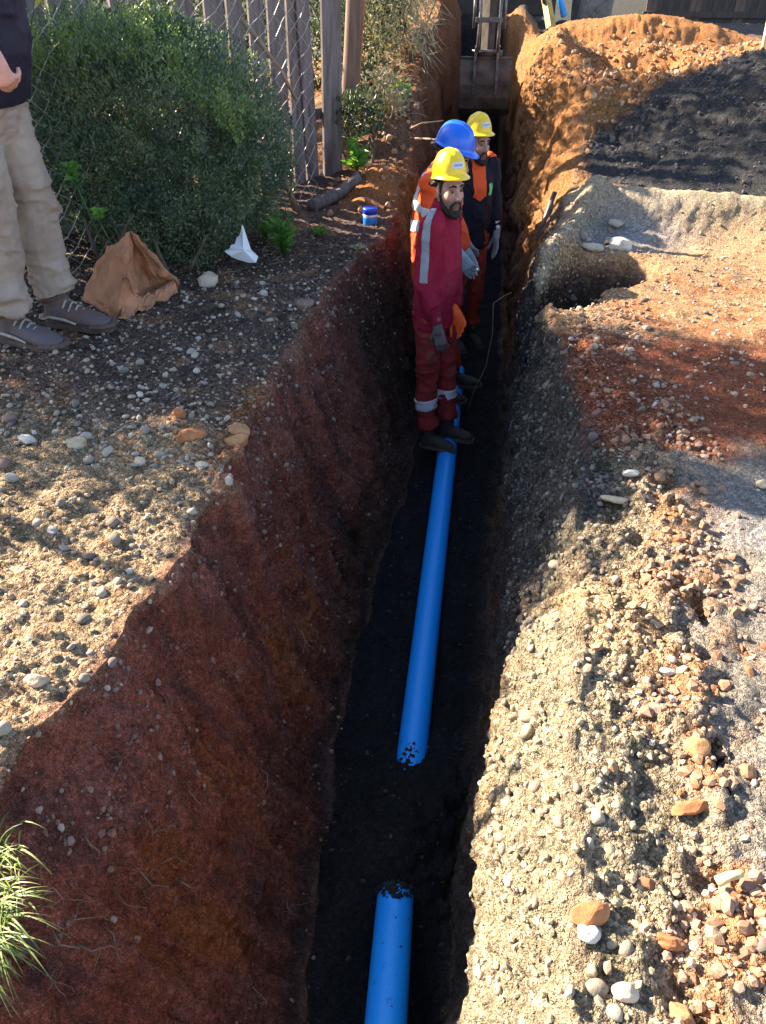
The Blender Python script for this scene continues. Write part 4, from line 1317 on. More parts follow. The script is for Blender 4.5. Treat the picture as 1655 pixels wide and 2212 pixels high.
# man on the left bank, cut off by the frame at the chest
J4 = dict(BASE); J4.update(anR=(-.04, -.10, .10), anL=(.03, .11, .10), knR=(.02, -.10, .50), knL=(.04, .11, .52), hipR=(-.02, -.09, .88), hipL=(-.02, .09, .88),
                           pelvis=(.01, 0, .96), waist=(.06, 0, 1.09), chest=(.07, 0, 1.27), neck=(.05, 0, 1.47), shR=(.03, -.19, 1.40), shL=(.03, .19, 1.40),
                           elR=(.13, -.29, 1.24), wrR=(.335, -.25, 1.095), elL=(-.22, .26, 1.18), wrL=(-.20, .28, .95), byR=(R(-4),), byL=(R(4),))
p4, tr4, ja4, j4, hc4, hr4 = person('person', (-1.81, 3.02, -.012), R(-12), 1.03,
    'man in dark jacket and muddy khaki trousers standing beside the bush', J4, M['navy_jacket'], M['khaki'], M['hike_boot'], M['glove'],
    None, ((.07, 0, 1.60), R(-15), R(12)), (.62, .30, .24), 1.15, vox=.007, gloves=(False, False), beard=False, hands=dict(dR=Vector((.25, .05, -.95)), nR=Vector((0, 1, -.3)), cR=1.75), lace=True, jh=.985, bootk=1.12, slim=1.0)
strip(ja4.data, 'badge', [((.0, -.02, 1.19), (1, 0, 0)), ((0, -.085, 0), (0, 1, 0)), ((0, -.045, 0), (0, -1, 0)), ((0, 0, 1.19), (0, 0, 1)), ((0, 0, 1.225), (0, 0, -1))], .004, M['red_badge'], p4, .002)
zb = MB(); zb.tube([(.222, -.065, 1.175), (.226, -.066, 1.15), (.224, -.066, 1.13)], [.004, .005, .004], 6); zb.obj('zip_pull', M['metal'], p4)


# ------------------------------------------------------------------ bush, trees and plants
def stick(name, pts, r0, r1, mat, parent=None, n=6):
    k = len(pts)
    mb = MB(); mb.tube(pts, [r0 + (r1 - r0) * i / (k - 1) for i in range(k)], n)
    return mb.obj(name, mat, parent)


def wander(p, d, L, n, wob, drop=0.0):
    p = Vector(p); d = Vector(d).normalized(); out = [p.copy()]
    for i in range(n):
        d = (d + Vector(rng.normal(0, wob, 3)) + Vector((0, 0, -drop))).normalized()
        p = p + d * (L / n); out.append(p.copy())
    return out


def blob_leaves(name, centre, rad, n, L, W, mat, parent, seed, shell=.55, lumps=.18, up=.5, tipbias=.6, zcut=0.02, boxy=3.2, taper=0.0, slope=0.0):
    """leaves spread through the outer part of an uneven crown"""
    c = np.array(centre); rad = np.array(rad)
    d = rdir(int(n * 1.25))
    p = (np.abs(d) ** boxy).sum(1) ** (-1 / boxy)                     # squarish outline
    lump = 1 + lumps * fbm(d[:, 0] * 3.1, d[:, 1] * 3.1, d[:, 2] * 3.1, seed, 3)
    r = (1 - shell * rng.random(len(d)) ** 1.6)
    pos = c + d * (p * lump * r)[:, None] * rad
    if slope: pos[:, 2] *= 1 - slope * sstep(-.05, .72, pos[:, 0] - c[0]) - .10 * sstep(-.1, -.7, pos[:, 0] - c[0])
    if taper: pos[:, :2] = c[:2] + (pos[:, :2] - c[:2]) * (1 - taper * sstep(.5, 0, pos[:, 2]))[:, None]
    gap = fbm(pos[:, 0] * 7 / rad[0], pos[:, 1] * 7 / rad[0], pos[:, 2] * 7 / rad[0], seed + 4, 2)
    keep = (gap > -.36) & (pos[:, 2] > zcut)
    pos = pos[keep][:n]; d = d[keep][:n]; m_ = len(pos)
    dirs = d * .6 + rdir(m_) * .8 + np.array((0, 0, up))
    nrm = rdir(m_, .8)
    sh = np.clip(.35 + .35 * fbm(pos[:, 0] * 5, pos[:, 1] * 5, pos[:, 2] * 5, seed + 8, 2) + rng.normal(0, .22, m_), 0, 1)
    o = link(name, leaves_mesh(name, pos, dirs, nrm, L * rng.uniform(.6, 1.3, m_), W * rng.uniform(.7, 1.2, m_), sh), mat, parent)
    return o


bush = empty('bush', at(330, 585, 0), 0, 'dense dark green small leaved bush growing through the wire mesh', 'bush')
bc = (-1.63, 4.24, .56)
rel = lambda p: tuple(Vector(p) - bush.location)
blob_leaves('foliage', rel(bc), (.645, .50, .60), 90000, .024, .010, M['bush_leaf'], bush, 3, .5, .24, .5, zcut=.0, boxy=3.1, taper=.22, slope=.22)
blob_leaves('dead_leaves', rel(bc), (.63, .49, .58), 2600, .022, .009, M['dry_leaf'], bush, 3, .45, .24, .2, zcut=.0, boxy=3.1, taper=.22, slope=.22)['kind'] = 'stuff'
# upright fresh shoots along the top and the right side
n = 620
sx = rng.uniform(-2.16, -1.06, n); sy = rng.uniform(3.85, 4.5, n)
sz = 1.0 + .08 * fbm(sx * 4, sy * 4, 0 * sx, 8, 2) - .42 * sstep(-1.62, -.9, sx) - .12 * sstep(-1.7, -2.2, sx)
pp, dd = [], []
for i in range(n):
    h = rng.uniform(.05, .22)
    ln = np.array((rng.normal(0, .15), rng.normal(0, .15), 1.0))
    for q in range(14):
        t = q / 13
        pp.append(np.array((sx[i], sy[i], sz[i])) + ln * h * t - np.array(bush.location)); a = rng.random() * 6.28
        dd.append((math.cos(a), math.sin(a), .9))
pp = np.array(pp); dd = np.array(dd)
link('shoots', leaves_mesh('shoots', pp, dd, rdir(len(pp), 1), .020 * rng.uniform(.7, 1.3, len(pp)), .009 * np.ones(len(pp)), np.clip(rng.normal(.6, .25, len(pp)), 0, 1.1)), M['shoot_leaf'], bush)['kind'] = 'stuff'
for i in range(9):
    a = rng.uniform(0, 6.28)
    stick('stem', wander((rng.uniform(-.3, .3), rng.uniform(-.1, .2), 0), (math.cos(a) * .4, math.sin(a) * .3, 1), rng.uniform(.3, .45), 7, .12), .012, .006, M['bark'], bush)


def tree(loc, h, crown, nl, label, seed, leaf=.09, mat='tree_leaf', shell=.8, lean=(0, 0)):
    t = empty('tree', loc, 0, label, 'tree', 'trees standing beyond the fence')
    top = Vector((lean[0], lean[1], h))
    tb = MB(); pts = [Vector((0, 0, -.1)), top * .3 + Vector((.04, .03, 0)), top * .6 + Vector((-.05, 0, 0)), top]
    tb.tube(pts, [.13, .10, .07, .02], 10)
    tk = tb.obj('trunk', M['bark'], t)
    for i in range(9):
        f = rng.uniform(.4, .9); b0 = top * f; a = i * 2.4
        stick('limb', wander(b0, (math.cos(a), math.sin(a), .5), crown[0] * rng.uniform(.5, .8), 5, .15), .04, .008, M['bark'], tk)
    blob_leaves('crown', top + Vector((0, 0, crown[3] if len(crown) > 3 else 0)), crown[:3], nl, leaf, leaf * .55, M[mat], t, seed, shell, .30, .1, zcut=-9, boxy=2.0)
    return t


tree((-3.85, 3.78, 0), 1.65, (1.05, .90, .80), 11500, 'low dense tree over the left end of the wire fence', 21, .075, shell=.95)
tree((-4.05, 4.38, 0), 2.6, (.85, .62, .85), 7000, 'tall tree behind the low dense tree', 23, .080, shell=.95)
tree((-2.75, 8.2, 0), 3.0, (1.35, 1.05, 1.0), 3600, 'airy leafy tree behind the plank fence', 22)


# low leafy weeds
def weed(name, loc, n, L, W, h, label, mat='weed_leaf', spread=.5, shade=.6, group=None, cat='weed', stems=True):
    o = empty(name, loc, 0, label, cat, group)
    pos, dirs = [], []
    ns = max(3, n // 9)
    for s_ in range(ns):
        a = rng.uniform(0, 6.28); tilt = rng.uniform(.05, spread)
        d = Vector((math.cos(a) * tilt, math.sin(a) * tilt, 1)).normalized(); hh = h * rng.uniform(.5, 1.0)
        pts = [Vector((0, 0, -.01)), d * hh * .5, d * hh + Vector((math.cos(a), math.sin(a), 0)) * hh * .08]
        if stems: stick('stem', pts, .0035, .0018, M[mat], o, 5)
        for q in range(n // ns):
            t = .25 + .75 * (q + 1) / (n // ns)
            b = rng.uniform(0, 6.28)
            pos.append(d * hh * t); dirs.append((math.cos(b), math.sin(b), rng.uniform(.1, .9)))
    m_ = len(pos)
    lf = link('foliage', leaves_mesh('foliage', np.array([tuple(p) for p in pos]), np.array(dirs), rdir(m_, 1.5), L * rng.uniform(.7, 1.25, m_), W * rng.uniform(.8, 1.2, m_), np.clip(rng.normal(shade, .25, m_), 0, 1.2), .35, .5, .12), M[mat], o)
    return o


def gz(p): return Vector((p[0], p[1], ground_z(p[0], p[1]) - .004))


weed('weed', gz(at(770, 352, .12)), 80, .10, .036, .27, 'bright green leafy weed at the foot of the brown posts', shade=.9)
weed('weed', gz(aty(862, 195, 7.2)), 60, .09, .045, .24, 'bright green leafy weed on the earth step left of the bucket', shade=1.0)
weed('weed', gz(at(615, 552, 0)), 150, .075, .021, .27, 'tall mid green weed beside the white plastic scrap', shade=.55)
weed('weed', gz(at(575, 520, 0)), 50, .05, .018, .12, 'low green weed between the bush and the tall weed', shade=.4)
weed('weed', gz(at(690, 505, 0)), 26, .06, .020, .05, 'small flat weed on bare soil right of the tall weed', shade=.45, spread=1.5)
weed('weed', gz(at(775, 535, 0)), 34, .045, .012, .05, 'pale trampled weed near the trench lip below the blue tub', shade=.8, mat='dry_leaf', spread=1.5)
cl = weed('creeper', Vector(aty(165, 400, 3.60)), 16, .065, .045, .10, 'broad leaved green creeper in front of the bush beside the man', shade=.35, cat='plant')
cl2 = weed('creeper', Vector(aty(215, 480, 3.58)), 26, .035, .028, .10, 'creeper with small yellow green leaves above the paper sack', shade=1.1, cat='plant')
for o_, L_ in ((cl, .37), (cl2, .26)):
    stick('runner', [(0, 0, 0), (.02, .05, -L_ * .5), (.05, .10, -L_ - .16)], .004, .003, M['weed_leaf'], o_, 5)
yl = link('leaf', leaves_mesh('leaf', np.array([tuple(aty(75, 10, 3.55))]), np.array([(.25, -.2, .12)]), np.array([(0, -1, .8)]), np.array([.085]), np.array([.07]), np.array([.6])), M['yellow_leaf'])
tag(yl, 'single yellow leaf at the top left beside the dark jacket', 'leaf')
stick('stalk', [aty(75, 10, 3.55), aty(66, 60, 3.6), aty(60, 130, 3.65)], .002, .003, M['weed_leaf'], None, 5)
st_ = bpy.data.objects['stalk']; st_.parent = yl


# background thicket behind posts and fence
def thicket(name, c, rad, n, label, seed, L=.05, mat='dark_leaf', group=None):
    t = empty(name, (c[0], c[1], 0), 0, label, 'shrub', group)
    blob_leaves('foliage', (0, 0, c[2]), rad, n, L, L * .42, M[mat], t, seed, .7, .28, .2, zcut=0, boxy=2.3)
    for i in range(6):
        a = rng.uniform(0, 6.28)
        stick('stem', wander((rng.uniform(-.1, .1), rng.uniform(-.1, .1), -.05), (math.cos(a) * .35, math.sin(a) * .35, 1), c[2] + rad[2] * .5, 6, .14), .016, .005, M['bark'], t)
    return t


G_SH = 'shrubs behind the fence'
thicket('shrub', (-1.02, 8.3, .75), (.42, .6, .85), 5200, 'dark shrub right behind the brown posts', 31, .05)
thicket('shrub', (-2.3, 7.6, .8), (.75, .6, .9), 6000, 'shrub seen through the plank gaps, middle of its row', 32, .06, 'tree_leaf', G_SH)
thicket('shrub', (-3.6, 7.2, .8), (.8, .6, .95), 6000, 'shrub at the left end of the row behind the planks', 33, .06, 'tree_leaf', G_SH)
thicket('shrub', (-1.7, 9.6, .9), (.8, .6, 1.0), 6000, 'shrub farthest back behind the plank fence', 34, .06, 'tree_leaf', G_SH)
thicket('shrub', (-2.75, 5.0, .55), (.7, .4, .62), 9000, 'shrub at the left edge behind the wire mesh', 35, .04, 'dark_leaf')

# dry grass hanging over the far left bank
dg = empty('dry_grass_clump', gz((-.62, 8.05)), 0, 'pale dry grass hanging over the earth bank left of the digger arm', 'dry grass')
n = 900
a = rng.uniform(-.25, .25, n); b = rng.uniform(-.35, .35, n); zz = rng.uniform(.0, .95, n)
pos = np.stack([a * (1 + .3 * zz) - .02, b, zz * .9 - .1], 1)
link('blades', leaves_mesh('blades', pos, np.stack([rng.normal(.25, .4, n), rng.normal(-.3, .4, n), rng.normal(-.7, .5, n)], 1), rdir(n), rng.uniform(.12, .32, n), rng.uniform(.006, .012, n), rng.random(n), .2, .4, .15), M['dry_leaf'], dg)['kind'] = 'stuff'
thicket('shrub', (-.80, 8.75, 1.1), (.26, .4, .55), 2400, 'dry grey shrub above the earth bank', 36, .07, 'dry_leaf')


for k_, (px, py, hh, lb) in enumerate(((-.80, 6.15, .16, 'dark tangled undergrowth behind the left earth mound'), (-.66, 6.75, .20, 'dark undergrowth below the round earthy boulder'), (-.90, 7.05, .25, 'undergrowth beside the brown posts'))):
    thicket('shrub', (px, py, .30 + hh * .5), (.20, .22, hh), 900, lb, 50 + k_, .045, 'dark_leaf' if k_ != 1 else 'dry_leaf')
    for q in range(5):
        tw_ = stick('twig', wander((px + rng.normal(0, .1) , py + rng.normal(0, .1), .2), (rng.normal(0, .7), rng.normal(-.4, .4), .6), .4, 6, .3), .005, .002, M['twig'], None, 5)
        par = [o for o in C.objects if o.get('label') == lb][0]
        tw_.parent = par; tw_.location = -par.location


# dead leaves and broken twigs lying under the bush and along the fence
n = 420
lx = rng.uniform(-2.2, -.75, n); ly = 3.35 + .55 * (lx + 2.2) / 1.45 + rng.normal(.35, .22, n)
lp = np.array([(a, b, ground_z(a, b) + .006) for a, b in zip(lx, ly)])
la = rng.uniform(0, 6.28, n)
lit = link('leaf_litter', leaves_mesh('leaf_litter', lp, np.stack([np.cos(la), np.sin(la), rng.normal(0, .15, n)], 1), np.stack([rng.normal(0, .3, n), rng.normal(0, .3, n), np.ones(n)], 1), rng.uniform(.012, .040, n), rng.uniform(.004, .014, n), rng.random(n), .5), M['litter'], GL)
lit['kind'] = 'stuff'
tl = MB()
for i in range(60):
    a, b = rng.uniform(-2.1, -.7), 0
    b = 3.5 + .55 * (a + 2.2) / 1.45 + rng.normal(.25, .25)
    th = rng.uniform(0, 6.28); L_ = rng.uniform(.04, .16)
    p = Vector((a, b, ground_z(a, b) + .006)); q = p + Vector((math.cos(th), math.sin(th), rng.uniform(0, .15))) * L_
    tl.tube([p, p.lerp(q, .5) + Vector((rng.normal(0, .006), rng.normal(0, .006), .004)), q], [.0022, .0018, .001], 4)
tlo = tl.obj('twig_litter', M['twig'], GL); tlo['kind'] = 'stuff'


# grass tuft bottom left
def tuft(loc, n, L, label, lean=(0.55, -.1, .6)):
    o = empty('grass_tuft', loc, 0, label, 'grass')
    Vs, Fs, cs = [], [], []
    for i in range(n):
        p = Vector((rng.normal(-.015, .02), rng.normal(0, .045), 0)); d = Vector((rng.normal(lean[0], .35), rng.normal(lean[1], .45), rng.uniform(.35, 1.1))).normalized()
        L_ = L * rng.uniform(.45, 1.15); w_ = rng.uniform(.0012, .0026); s_ = d.cross(Vector((0, 0, 1))).normalized()
        o0 = len(Vs); m_ = 6
        for q in range(m_):
            t = q / (m_ - 1)
            ww = w_ * (1 - t) ** .7 + .0001
            Vs += [tuple(p - s_ * ww), tuple(p + s_ * ww)]; cs += [i % 7 / 6] * 2
            d = (d + Vector((0.03, -.02, -.34))).normalized() if q > 0 else d
            p = p + d * L_ / (m_ - 1)
            if q < m_ - 1: Fs.append((o0 + 2 * q, o0 + 2 * q + 1, o0 + 2 * q + 3, o0 + 2 * q + 2))
    link('blades', mesh_from('blades', Vs, Fs, True, np.array(cs)[:, None] * np.ones(3)), M['grass'], o)['kind'] = 'stuff'
    return o


tuft(at(-2, 1880, -.13), 80, .09, 'upper bright green grass tuft hanging over the lip at bottom left', (.5, -.2, .6))
tuft(at(-6, 2010, -.12), 150, .135, 'lower longest bright green grass tuft in the bottom left corner', (.45, -.35, .6))
for k_, (u, v, z) in enumerate(((55, 1955, -.16), (85, 2035, -.19))):
    p = at(u, v, z)
    lf = link('dead_leaf', leaves_mesh('dead_leaf', np.array([tuple(p + Vector((-.03, 0, .012)))]), np.array([(.8, -.5, -.2)]), np.array([(.3, -.3, 1)]), np.array([.050]), np.array([.034]), np.array([.1]), .5), simple('dead_leaf', (.13, .07, .055), .8, .3, 20))
    tag(lf, ['curled brown dead leaf between the two grass tufts', 'curled brown dead leaf below the upper grass tuft, lower of two'][k_], 'leaf')

# ------------------------------------------------------------------ fences and posts
fa, fb = Vector((-2.95, 2.30, 0)), Vector((-.93, 5.34, 0))
fdir = (fb - fa).normalized(); flen = (fb - fa).length; fnrm = Vector((-fdir.y, fdir.x, 0))
cf = empty('chain_link_fence', fa, 0, 'sagging rusty wire mesh fence running behind and through the bush', 'wire fence')
pitch_, hgt = .058, 1.75
nz = int(hgt / (pitch_ * .88)); nw = int(flen / pitch_)
mb_count = 0


def mesh_pt(i, j):
    s_ = i * pitch_; z = j * pitch_ * .88 + .02
    w1 = .030 * math.sin(s_ * 3.1 + z * 2) + .02 * math.sin(z * 5 + s_ * 1.7)
    sag = .045 * math.sin(s_ * 2.3 + 1) * math.sin(z * 1.8)
    return fdir * (s_ + .02 * math.sin(z * 4 + s_ * 3)) + fnrm * w1 + Vector((0, 0, z + sag * .6 + .012 * math.sin(i * 1.9 + j * 2.7)))


for i in range(nw):
    pts = []
    for j in range(nz + 1):
        a_ = i + (1.0 if (j + i) % 2 else 0.0)
        p = mesh_pt(a_, j); pts.append(p + fnrm * (.003 if (i % 2) else -.003))
    wb = MB(); wb.tube(pts, .0024, 4, caps=False)
    wb.obj('wire', M['wire'], cf, smooth=False)
for p_ in (fa + fdir * .02,):
    mbp = MB(); mbp.tube([p_ - fa + Vector((0, 0, -.1)), p_ - fa + Vector((0, 0, 1.85))], .022, 10); mbp.obj('post', M['rust'], cf)

bar = stick('branch', [aty(520, 40, 5.0), aty(560, 90, 5.02), aty(605, 150, 5.05), aty(640, 215, 5.1)], .014, .010, M['twig'], None, 8)
tag(bar, 'brown slanting branch caught behind the wire mesh', 'branch')
vs = stick('vine_stem', [gz(at(640, 455, 0)), aty(618, 390, 5.0), aty(612, 330, 5.0), aty(628, 290, 5.05), aty(605, 270, 5.05), aty(585, 240, 5.0)], .020, .010, M['twig'], None, 8)
tag(vs, 'twisted brown dead stem rising behind the wire mesh', 'stem')
for k_ in range(5):
    stick('twig', wander((Vector(aty(618 + k_ * 4, 380 + k_ * 12, 5.0))), (rng.normal(0, .5), -.1, -1), .25, 6, .3), .004, .002, M['twig'], vs, 5)

pf = empty('plank_fence', (-2.6, 4.9, 0), 0, 'weathered grey upright plank fence behind the wire mesh', 'plank fence')
pa, pb = Vector((-3.3, 3.35, 0)), Vector((-.99, 5.95, 0)); pd = (pb - pa).normalized(); pl = (pb - pa).length; pn = Vector((-pd.y, pd.x, 0))
rotp = math.atan2(pd.y, pd.x)
s_ = 0.0; ik = 0
while s_ < pl - .05:
    wd = random.uniform(.095, .135)
    if s_ + wd > pl - .02: wd = .17
    h_ = random.uniform(1.5, 1.75); c_ = pa + pd * (s_ + wd / 2) + pn * random.uniform(-.008, .008) - pf.location
    mbp = MB(); mbp.box((0, 0, h_ / 2 - .05), (wd, .022, h_ + .1))
    o_ = mbp.obj('plank', M['wood_grey'], pf, smooth=False, bev=.003)
    o_.location = c_; o_.rotation_euler = (random.uniform(-.015, .015), random.uniform(-.03, .03), rotp + random.uniform(-.05, .05))
    s_ += wd + random.choice([.012, .02, .03, .045]); ik += 1
for z_ in (.42, 1.25):
    mbp = MB(); mbp.box((0, 0, 0), (pl, .045, .07)); o_ = mbp.obj('rail', M['wood_dark'], pf, smooth=False, bev=.004)
    o_.location = (pa + pb) / 2 + pn * .045 + Vector((0, 0, z_)) - pf.location; o_.rotation_euler = (0, 0, rotp)

bb_ = MB(); p0, p1_ = aty(742, 345, 6.4), aty(768, -60, 6.4)
bb_.tube([p0 + (p0 - p1_).normalized() * .25, p0, p0.lerp(p1_, .5) + Vector((.01, 0, 0)), p1_, p1_ + (p1_ - p0) * .4], [.062, .060, .057, .055, .053], 16)
tag(bb_.obj('wooden_post', M['wood_brown']), 'thick round brown wooden post at the right end of the plank fence', 'post')
bb_ = MB(); p0, p1_ = aty(762, 330, 6.55), aty(785, -60, 6.55)
dd_ = (p1_ - p0).normalized()
o_ = MB().box((0, 0, .75), (.062, .045, 2.0)).obj('wooden_batten', M['wood_red'], None, False, .004)
o_.location = p0; o_.rotation_mode = 'QUATERNION'; o_.rotation_quaternion = dd_.to_track_quat('Z', 'Y')
tag(o_, 'narrow reddish squared batten leaning beside the thick brown post', 'post')
lg = MB(); lg.tube([gz(at(672, 452, 0)) + Vector((0, 0, .03)), gz(at(735, 408, .05)) + Vector((0, 0, .03)), gz(at(778, 385, .12)) + Vector((0, 0, .03))], [.040, .045, .038], 10)
tag(lg.obj('fallen_board', M['wood_grey']), 'grey old timber lying at the foot of the last plank', 'timber')

# pale stake at the far right and the plank wall behind
o_ = MB().box((0, 0, .55), (.036, .03, 1.5)).obj('stake', M['wood_pale'], None, False, .003)
sp = aty(1648, 112, 8.0); o_.location = (sp.x, sp.y, ground_z(sp.x, sp.y) - .02); o_.rotation_euler = (0, R(-3), .3)
tag(o_, 'pale new wooden stake upright on the orange slope at the right edge', 'stake')
sw = empty('plank_wall', (6.2, 17.6, 0), 0, 'dark upright plank wall far behind the orange earth mound', 'wall')
for i in range(26):
    wd = .2
    mbp = MB(); mbp.box((0, 0, .9), (wd - .004, .03, 2.0)); q_ = mbp.obj('plank', M['wood_dark'] if i % 4 else M['wood_brown'], sw, False, .004)
    q_.location = (-3.0 + i * wd + .1, random.uniform(-.01, .01), 0)
mbp = MB(); mbp.box((-.4, -.04, .28), (5.3, .05, .1)); mbp.obj('rail', M['wood_dark'], sw, False, .004)

# ------------------------------------------------------------------ backhoe
M['steel'] = simple('worn_steel', (.20, .19, .19), .5, .45, 14, .3, metallic=.5, col2=(.07, .05, .045))
M['muddy_steel'] = simple('muddy_steel', (.19, .135, .10), .7, .5, 7, .4, col2=(.045, .04, .04), metallic=.25, bscale=40)
M['grey_paint'] = simple('grey_paint', (.05, .05, .055), .85, .25, 8, .1)
M['yellow_paint'] = simple('machine_yellow', (.62, .40, .05), .5, .35, 7, .2, col2=(.22, .15, .07))
M['tyre'] = simple('dusty_tyre', (.17, .16, .155), .9, .3, 12, .4)
M['dark_paint'] = simple('dark_chassis', (.03, .028, .028), .6, .4, 8)
M['arm_steel'] = simple('arm_steel', (.06, .052, .046), .95, .4, 8, spec=.08)
M['glass'] = simple('cab_glass', (.03, .04, .05), .08, .1, 3, spec=.8)
ex = empty('backhoe', (.17, 14.2, 0), 0, 'backhoe digging at the far end of the trench with its bucket lowered', 'backhoe')
E = lambda p: Vector(p) - ex.location
# bucket: curved back plate, two cheeks, two lugs
kb = MB(); x0, x1 = -.115, .455; nseg = 12; prof = []
for i in range(nseg + 1):
    t = i / nseg
    ang = R(-20) + t * R(215)
    prof.append((10.22 - .20 * math.cos(ang - R(20)) * 1.0, .05 - .27 * math.sin(ang - R(20)) + .03))
prof = [(10.06, .33), (9.99, .22), (9.96, .08), (9.965, -.05), (10.0, -.16), (10.08, -.23), (10.2, -.26), (10.34, -.22), (10.45, -.10)]
V_ = []; F_ = []
for (y_, z_) in prof: V_ += [E((x0, y_, z_)), E((x1, y_, z_))]
for i in range(len(prof) - 1): F_.append((2 * i, 2 * i + 1, 2 * i + 3, 2 * i + 2))
kb.add(V_, F_)
for x_ in (x0, x1):
    o0 = len(kb.V); kb.V += [tuple(E((x_, y_, z_))) for (y_, z_) in prof] + [tuple(E((x_, 10.30, .20)))]
    kb.F.append(tuple(range(o0, o0 + len(prof) + 1)))
bk = kb.obj('bucket', M['muddy_steel'], ex, False)
md = bk.modifiers.new('t', 'SOLIDIFY'); md.thickness = .02; md.offset = 0
for x_ in (.045, .295):
    lm = MB(); yz = [(9.945, -.02), (9.94, .12), (9.955, .26), (9.97, .44), (10.03, .46), (10.08, .34), (10.03, .20), (10.0, 0.0)]
    nq = len(yz)
    lm.add([E((x_ - .016, a_, b_)) for a_, b_ in yz] + [E((x_ + .016, a_, b_)) for a_, b_ in yz], [tuple(range(nq)), tuple(nq + i for i in range(nq))[::-1]] + [(i, (i + 1) % nq, nq + (i + 1) % nq, nq + i) for i in range(nq)])
    lm.obj('lug', M['steel'], bk, False, .004)
for i in range(4):
    tm_ = MB(); tm_.box(E((x0 + .07 + i * .143, 10.47, -.08)), (.05, .03, .14)); tm_.obj('tooth', M['steel'], bk, False, .006)
rim = MB(); rim.tube([E((x0 - .005, 10.05, .335)), E((x1 + .005, 10.05, .335))], .016, 8); rim.obj('rim', M['muddy_steel'], bk)
for z_, y_ in ((.40, 10.0), (.37, 10.06)):
    pn_ = MB(); pn_.tube([E((.0, y_, z_)), E((.34, y_, z_))], .02, 12); pn_.obj('pin', M['steel'], bk)
for x_ in (.06, .28):
    ln = MB(); ln.tube([E((x_, 9.98, .40)), E((x_ + .005, 10.0, .68)), E((x_ + .01, 10.08, .98))], [(.018, .032), (.016, .030), (.018, .034)], 10, side=(1, 0, 0)); ln.obj('link_bar', M['steel'], ex)
for x_ in (.005, .335):
    ln = MB(); ln.tube([E((x_, 10.02, .62)), E((x_, 10.05, 1.02))], .016, 10); ln.obj('side_bar', M['steel'], ex)
cb = MB(); cb.box(E((.17, 10.0, .70)), (.30, .035, .05)); cb.obj('cross_bar', M['steel'], ex, False, .008)
cb = MB(); cb.box(E((.17, 10.06, .98)), (.30, .05, .06)); cb.obj('cross_bar', M['steel'], ex, False, .008)
cy = MB(); cy.tube([E((.17, 10.08, .98)), E((.17, 10.5, 1.7))], .030, 12); cy.obj('piston_rod', M['steel'], ex)
cy = MB(); cy.tube([E((.17, 10.42, 1.55)), E((.17, 11.0, 2.5))], .055, 14); cy.obj('cylinder', M['dark_paint'], ex)
ar = MB(); ar.tube([E((.17, 10.10, .36)), E((.17, 10.45, 1.1)), E((.17, 11.0, 2.1)), E((.17, 11.35, 2.7))], [(.075, .08), (.09, .10), (.09, .14), (.09, .12)], 4, side=(1, .001, 0)); ar.obj('dipper_arm', M['arm_steel'], ex, False, .01)
bo = MB(); bo.tube([E((.17, 11.3, 2.6)), E((.17, 12.2, 2.75)), E((.17, 13.0, 2.0)), E((.17, 13.5, 1.0))], [(.08, .12), (.10, .17), (.10, .19), (.11, .17)], 4, side=(1, .001, 0)); bo.obj('boom', M['yellow_paint'], ex, False, .01)
chs = MB(); chs.box(E((.17, 15.3, .80)), (1.0, 3.6, .45)); chs.obj('chassis', M['dark_paint'], ex, False, .03)
chs = MB(); chs.box(E((.17, 13.62, .75)), (2.0, .25, .5)); chs.obj('rear_frame', M['dark_paint'], ex, False, .03)
hd_ = MB(); hd_.box(E((.17, 16.6, 1.35)), (.95, 1.5, .65)); hd_.obj('bonnet', M['yellow_paint'], ex, False, .06)
cab = MB(); cab.box(E((.17, 15.0, 1.95)), (1.45, 1.5, 1.6)); cabo = cab.obj('cab', M['glass'], ex, False, .05)
cab = MB(); cab.box(E((.17, 15.0, 2.80)), (1.6, 1.7, .12)); cab.obj('roof', M['yellow_paint'], cabo, False, .04)
for sx_ in (-1, 1):
    for sy_ in (-1, 1):
        pm_ = MB(); pm_.box(E((.17 + sx_ * .73, 15.0 + sy_ * .75, 1.95)), (.07, .07, 1.62)); pm_.obj('pillar', M['yellow_paint'], cabo, False, .01)


def wheel(cx, cyy, cz, r, wd):
    tb_ = MB(); prof_ = [(-wd / 2, r * .62), (-wd / 2, r * .88), (-wd * .38, r), (wd * .38, r), (wd / 2, r * .88), (wd / 2, r * .62)]
    nn = 36; V_ = []; F_ = []
    for (a_, q_) in prof_:
        for i in range(nn):
            th = 2 * math.pi * i / nn; V_.append(E((cx + a_, cyy + q_ * math.cos(th), cz + q_ * math.sin(th))))
    for j_ in range(len(prof_)):
        j2_ = (j_ + 1) % len(prof_)
        for i in range(nn): F_.append((j_ * nn + i, j_ * nn + (i + 1) % nn, j2_ * nn + (i + 1) % nn, j2_ * nn + i))
    tb_.add(V_, F_)
    wo = tb_.obj('wheel', M['tyre'], ex, True)
    for i in range(22):
        th = 2 * math.pi * i / 22
        lb_ = MB(); sgn = 1 if i % 2 else -1
        lb_.box((0, 0, 0), (wd * .55, .05, .06), Matrix.Rotation(sgn * .5, 3, 'Z'))
        q_ = lb_.obj('tread', M['tyre'], wo, False)
        q_.location = E((cx + sgn * wd * .22, cyy + r * 1.0 * math.cos(th), cz + r * 1.0 * math.sin(th))); q_.rotation_euler = (th - math.pi / 2, 0, 0)
    hb_ = MB(); hb_.tube([E((cx - wd * .3, cyy, cz)), E((cx + wd * .3, cyy, cz))], r * .63, 24); hb_.obj('rim', M['yellow_paint'], wo)


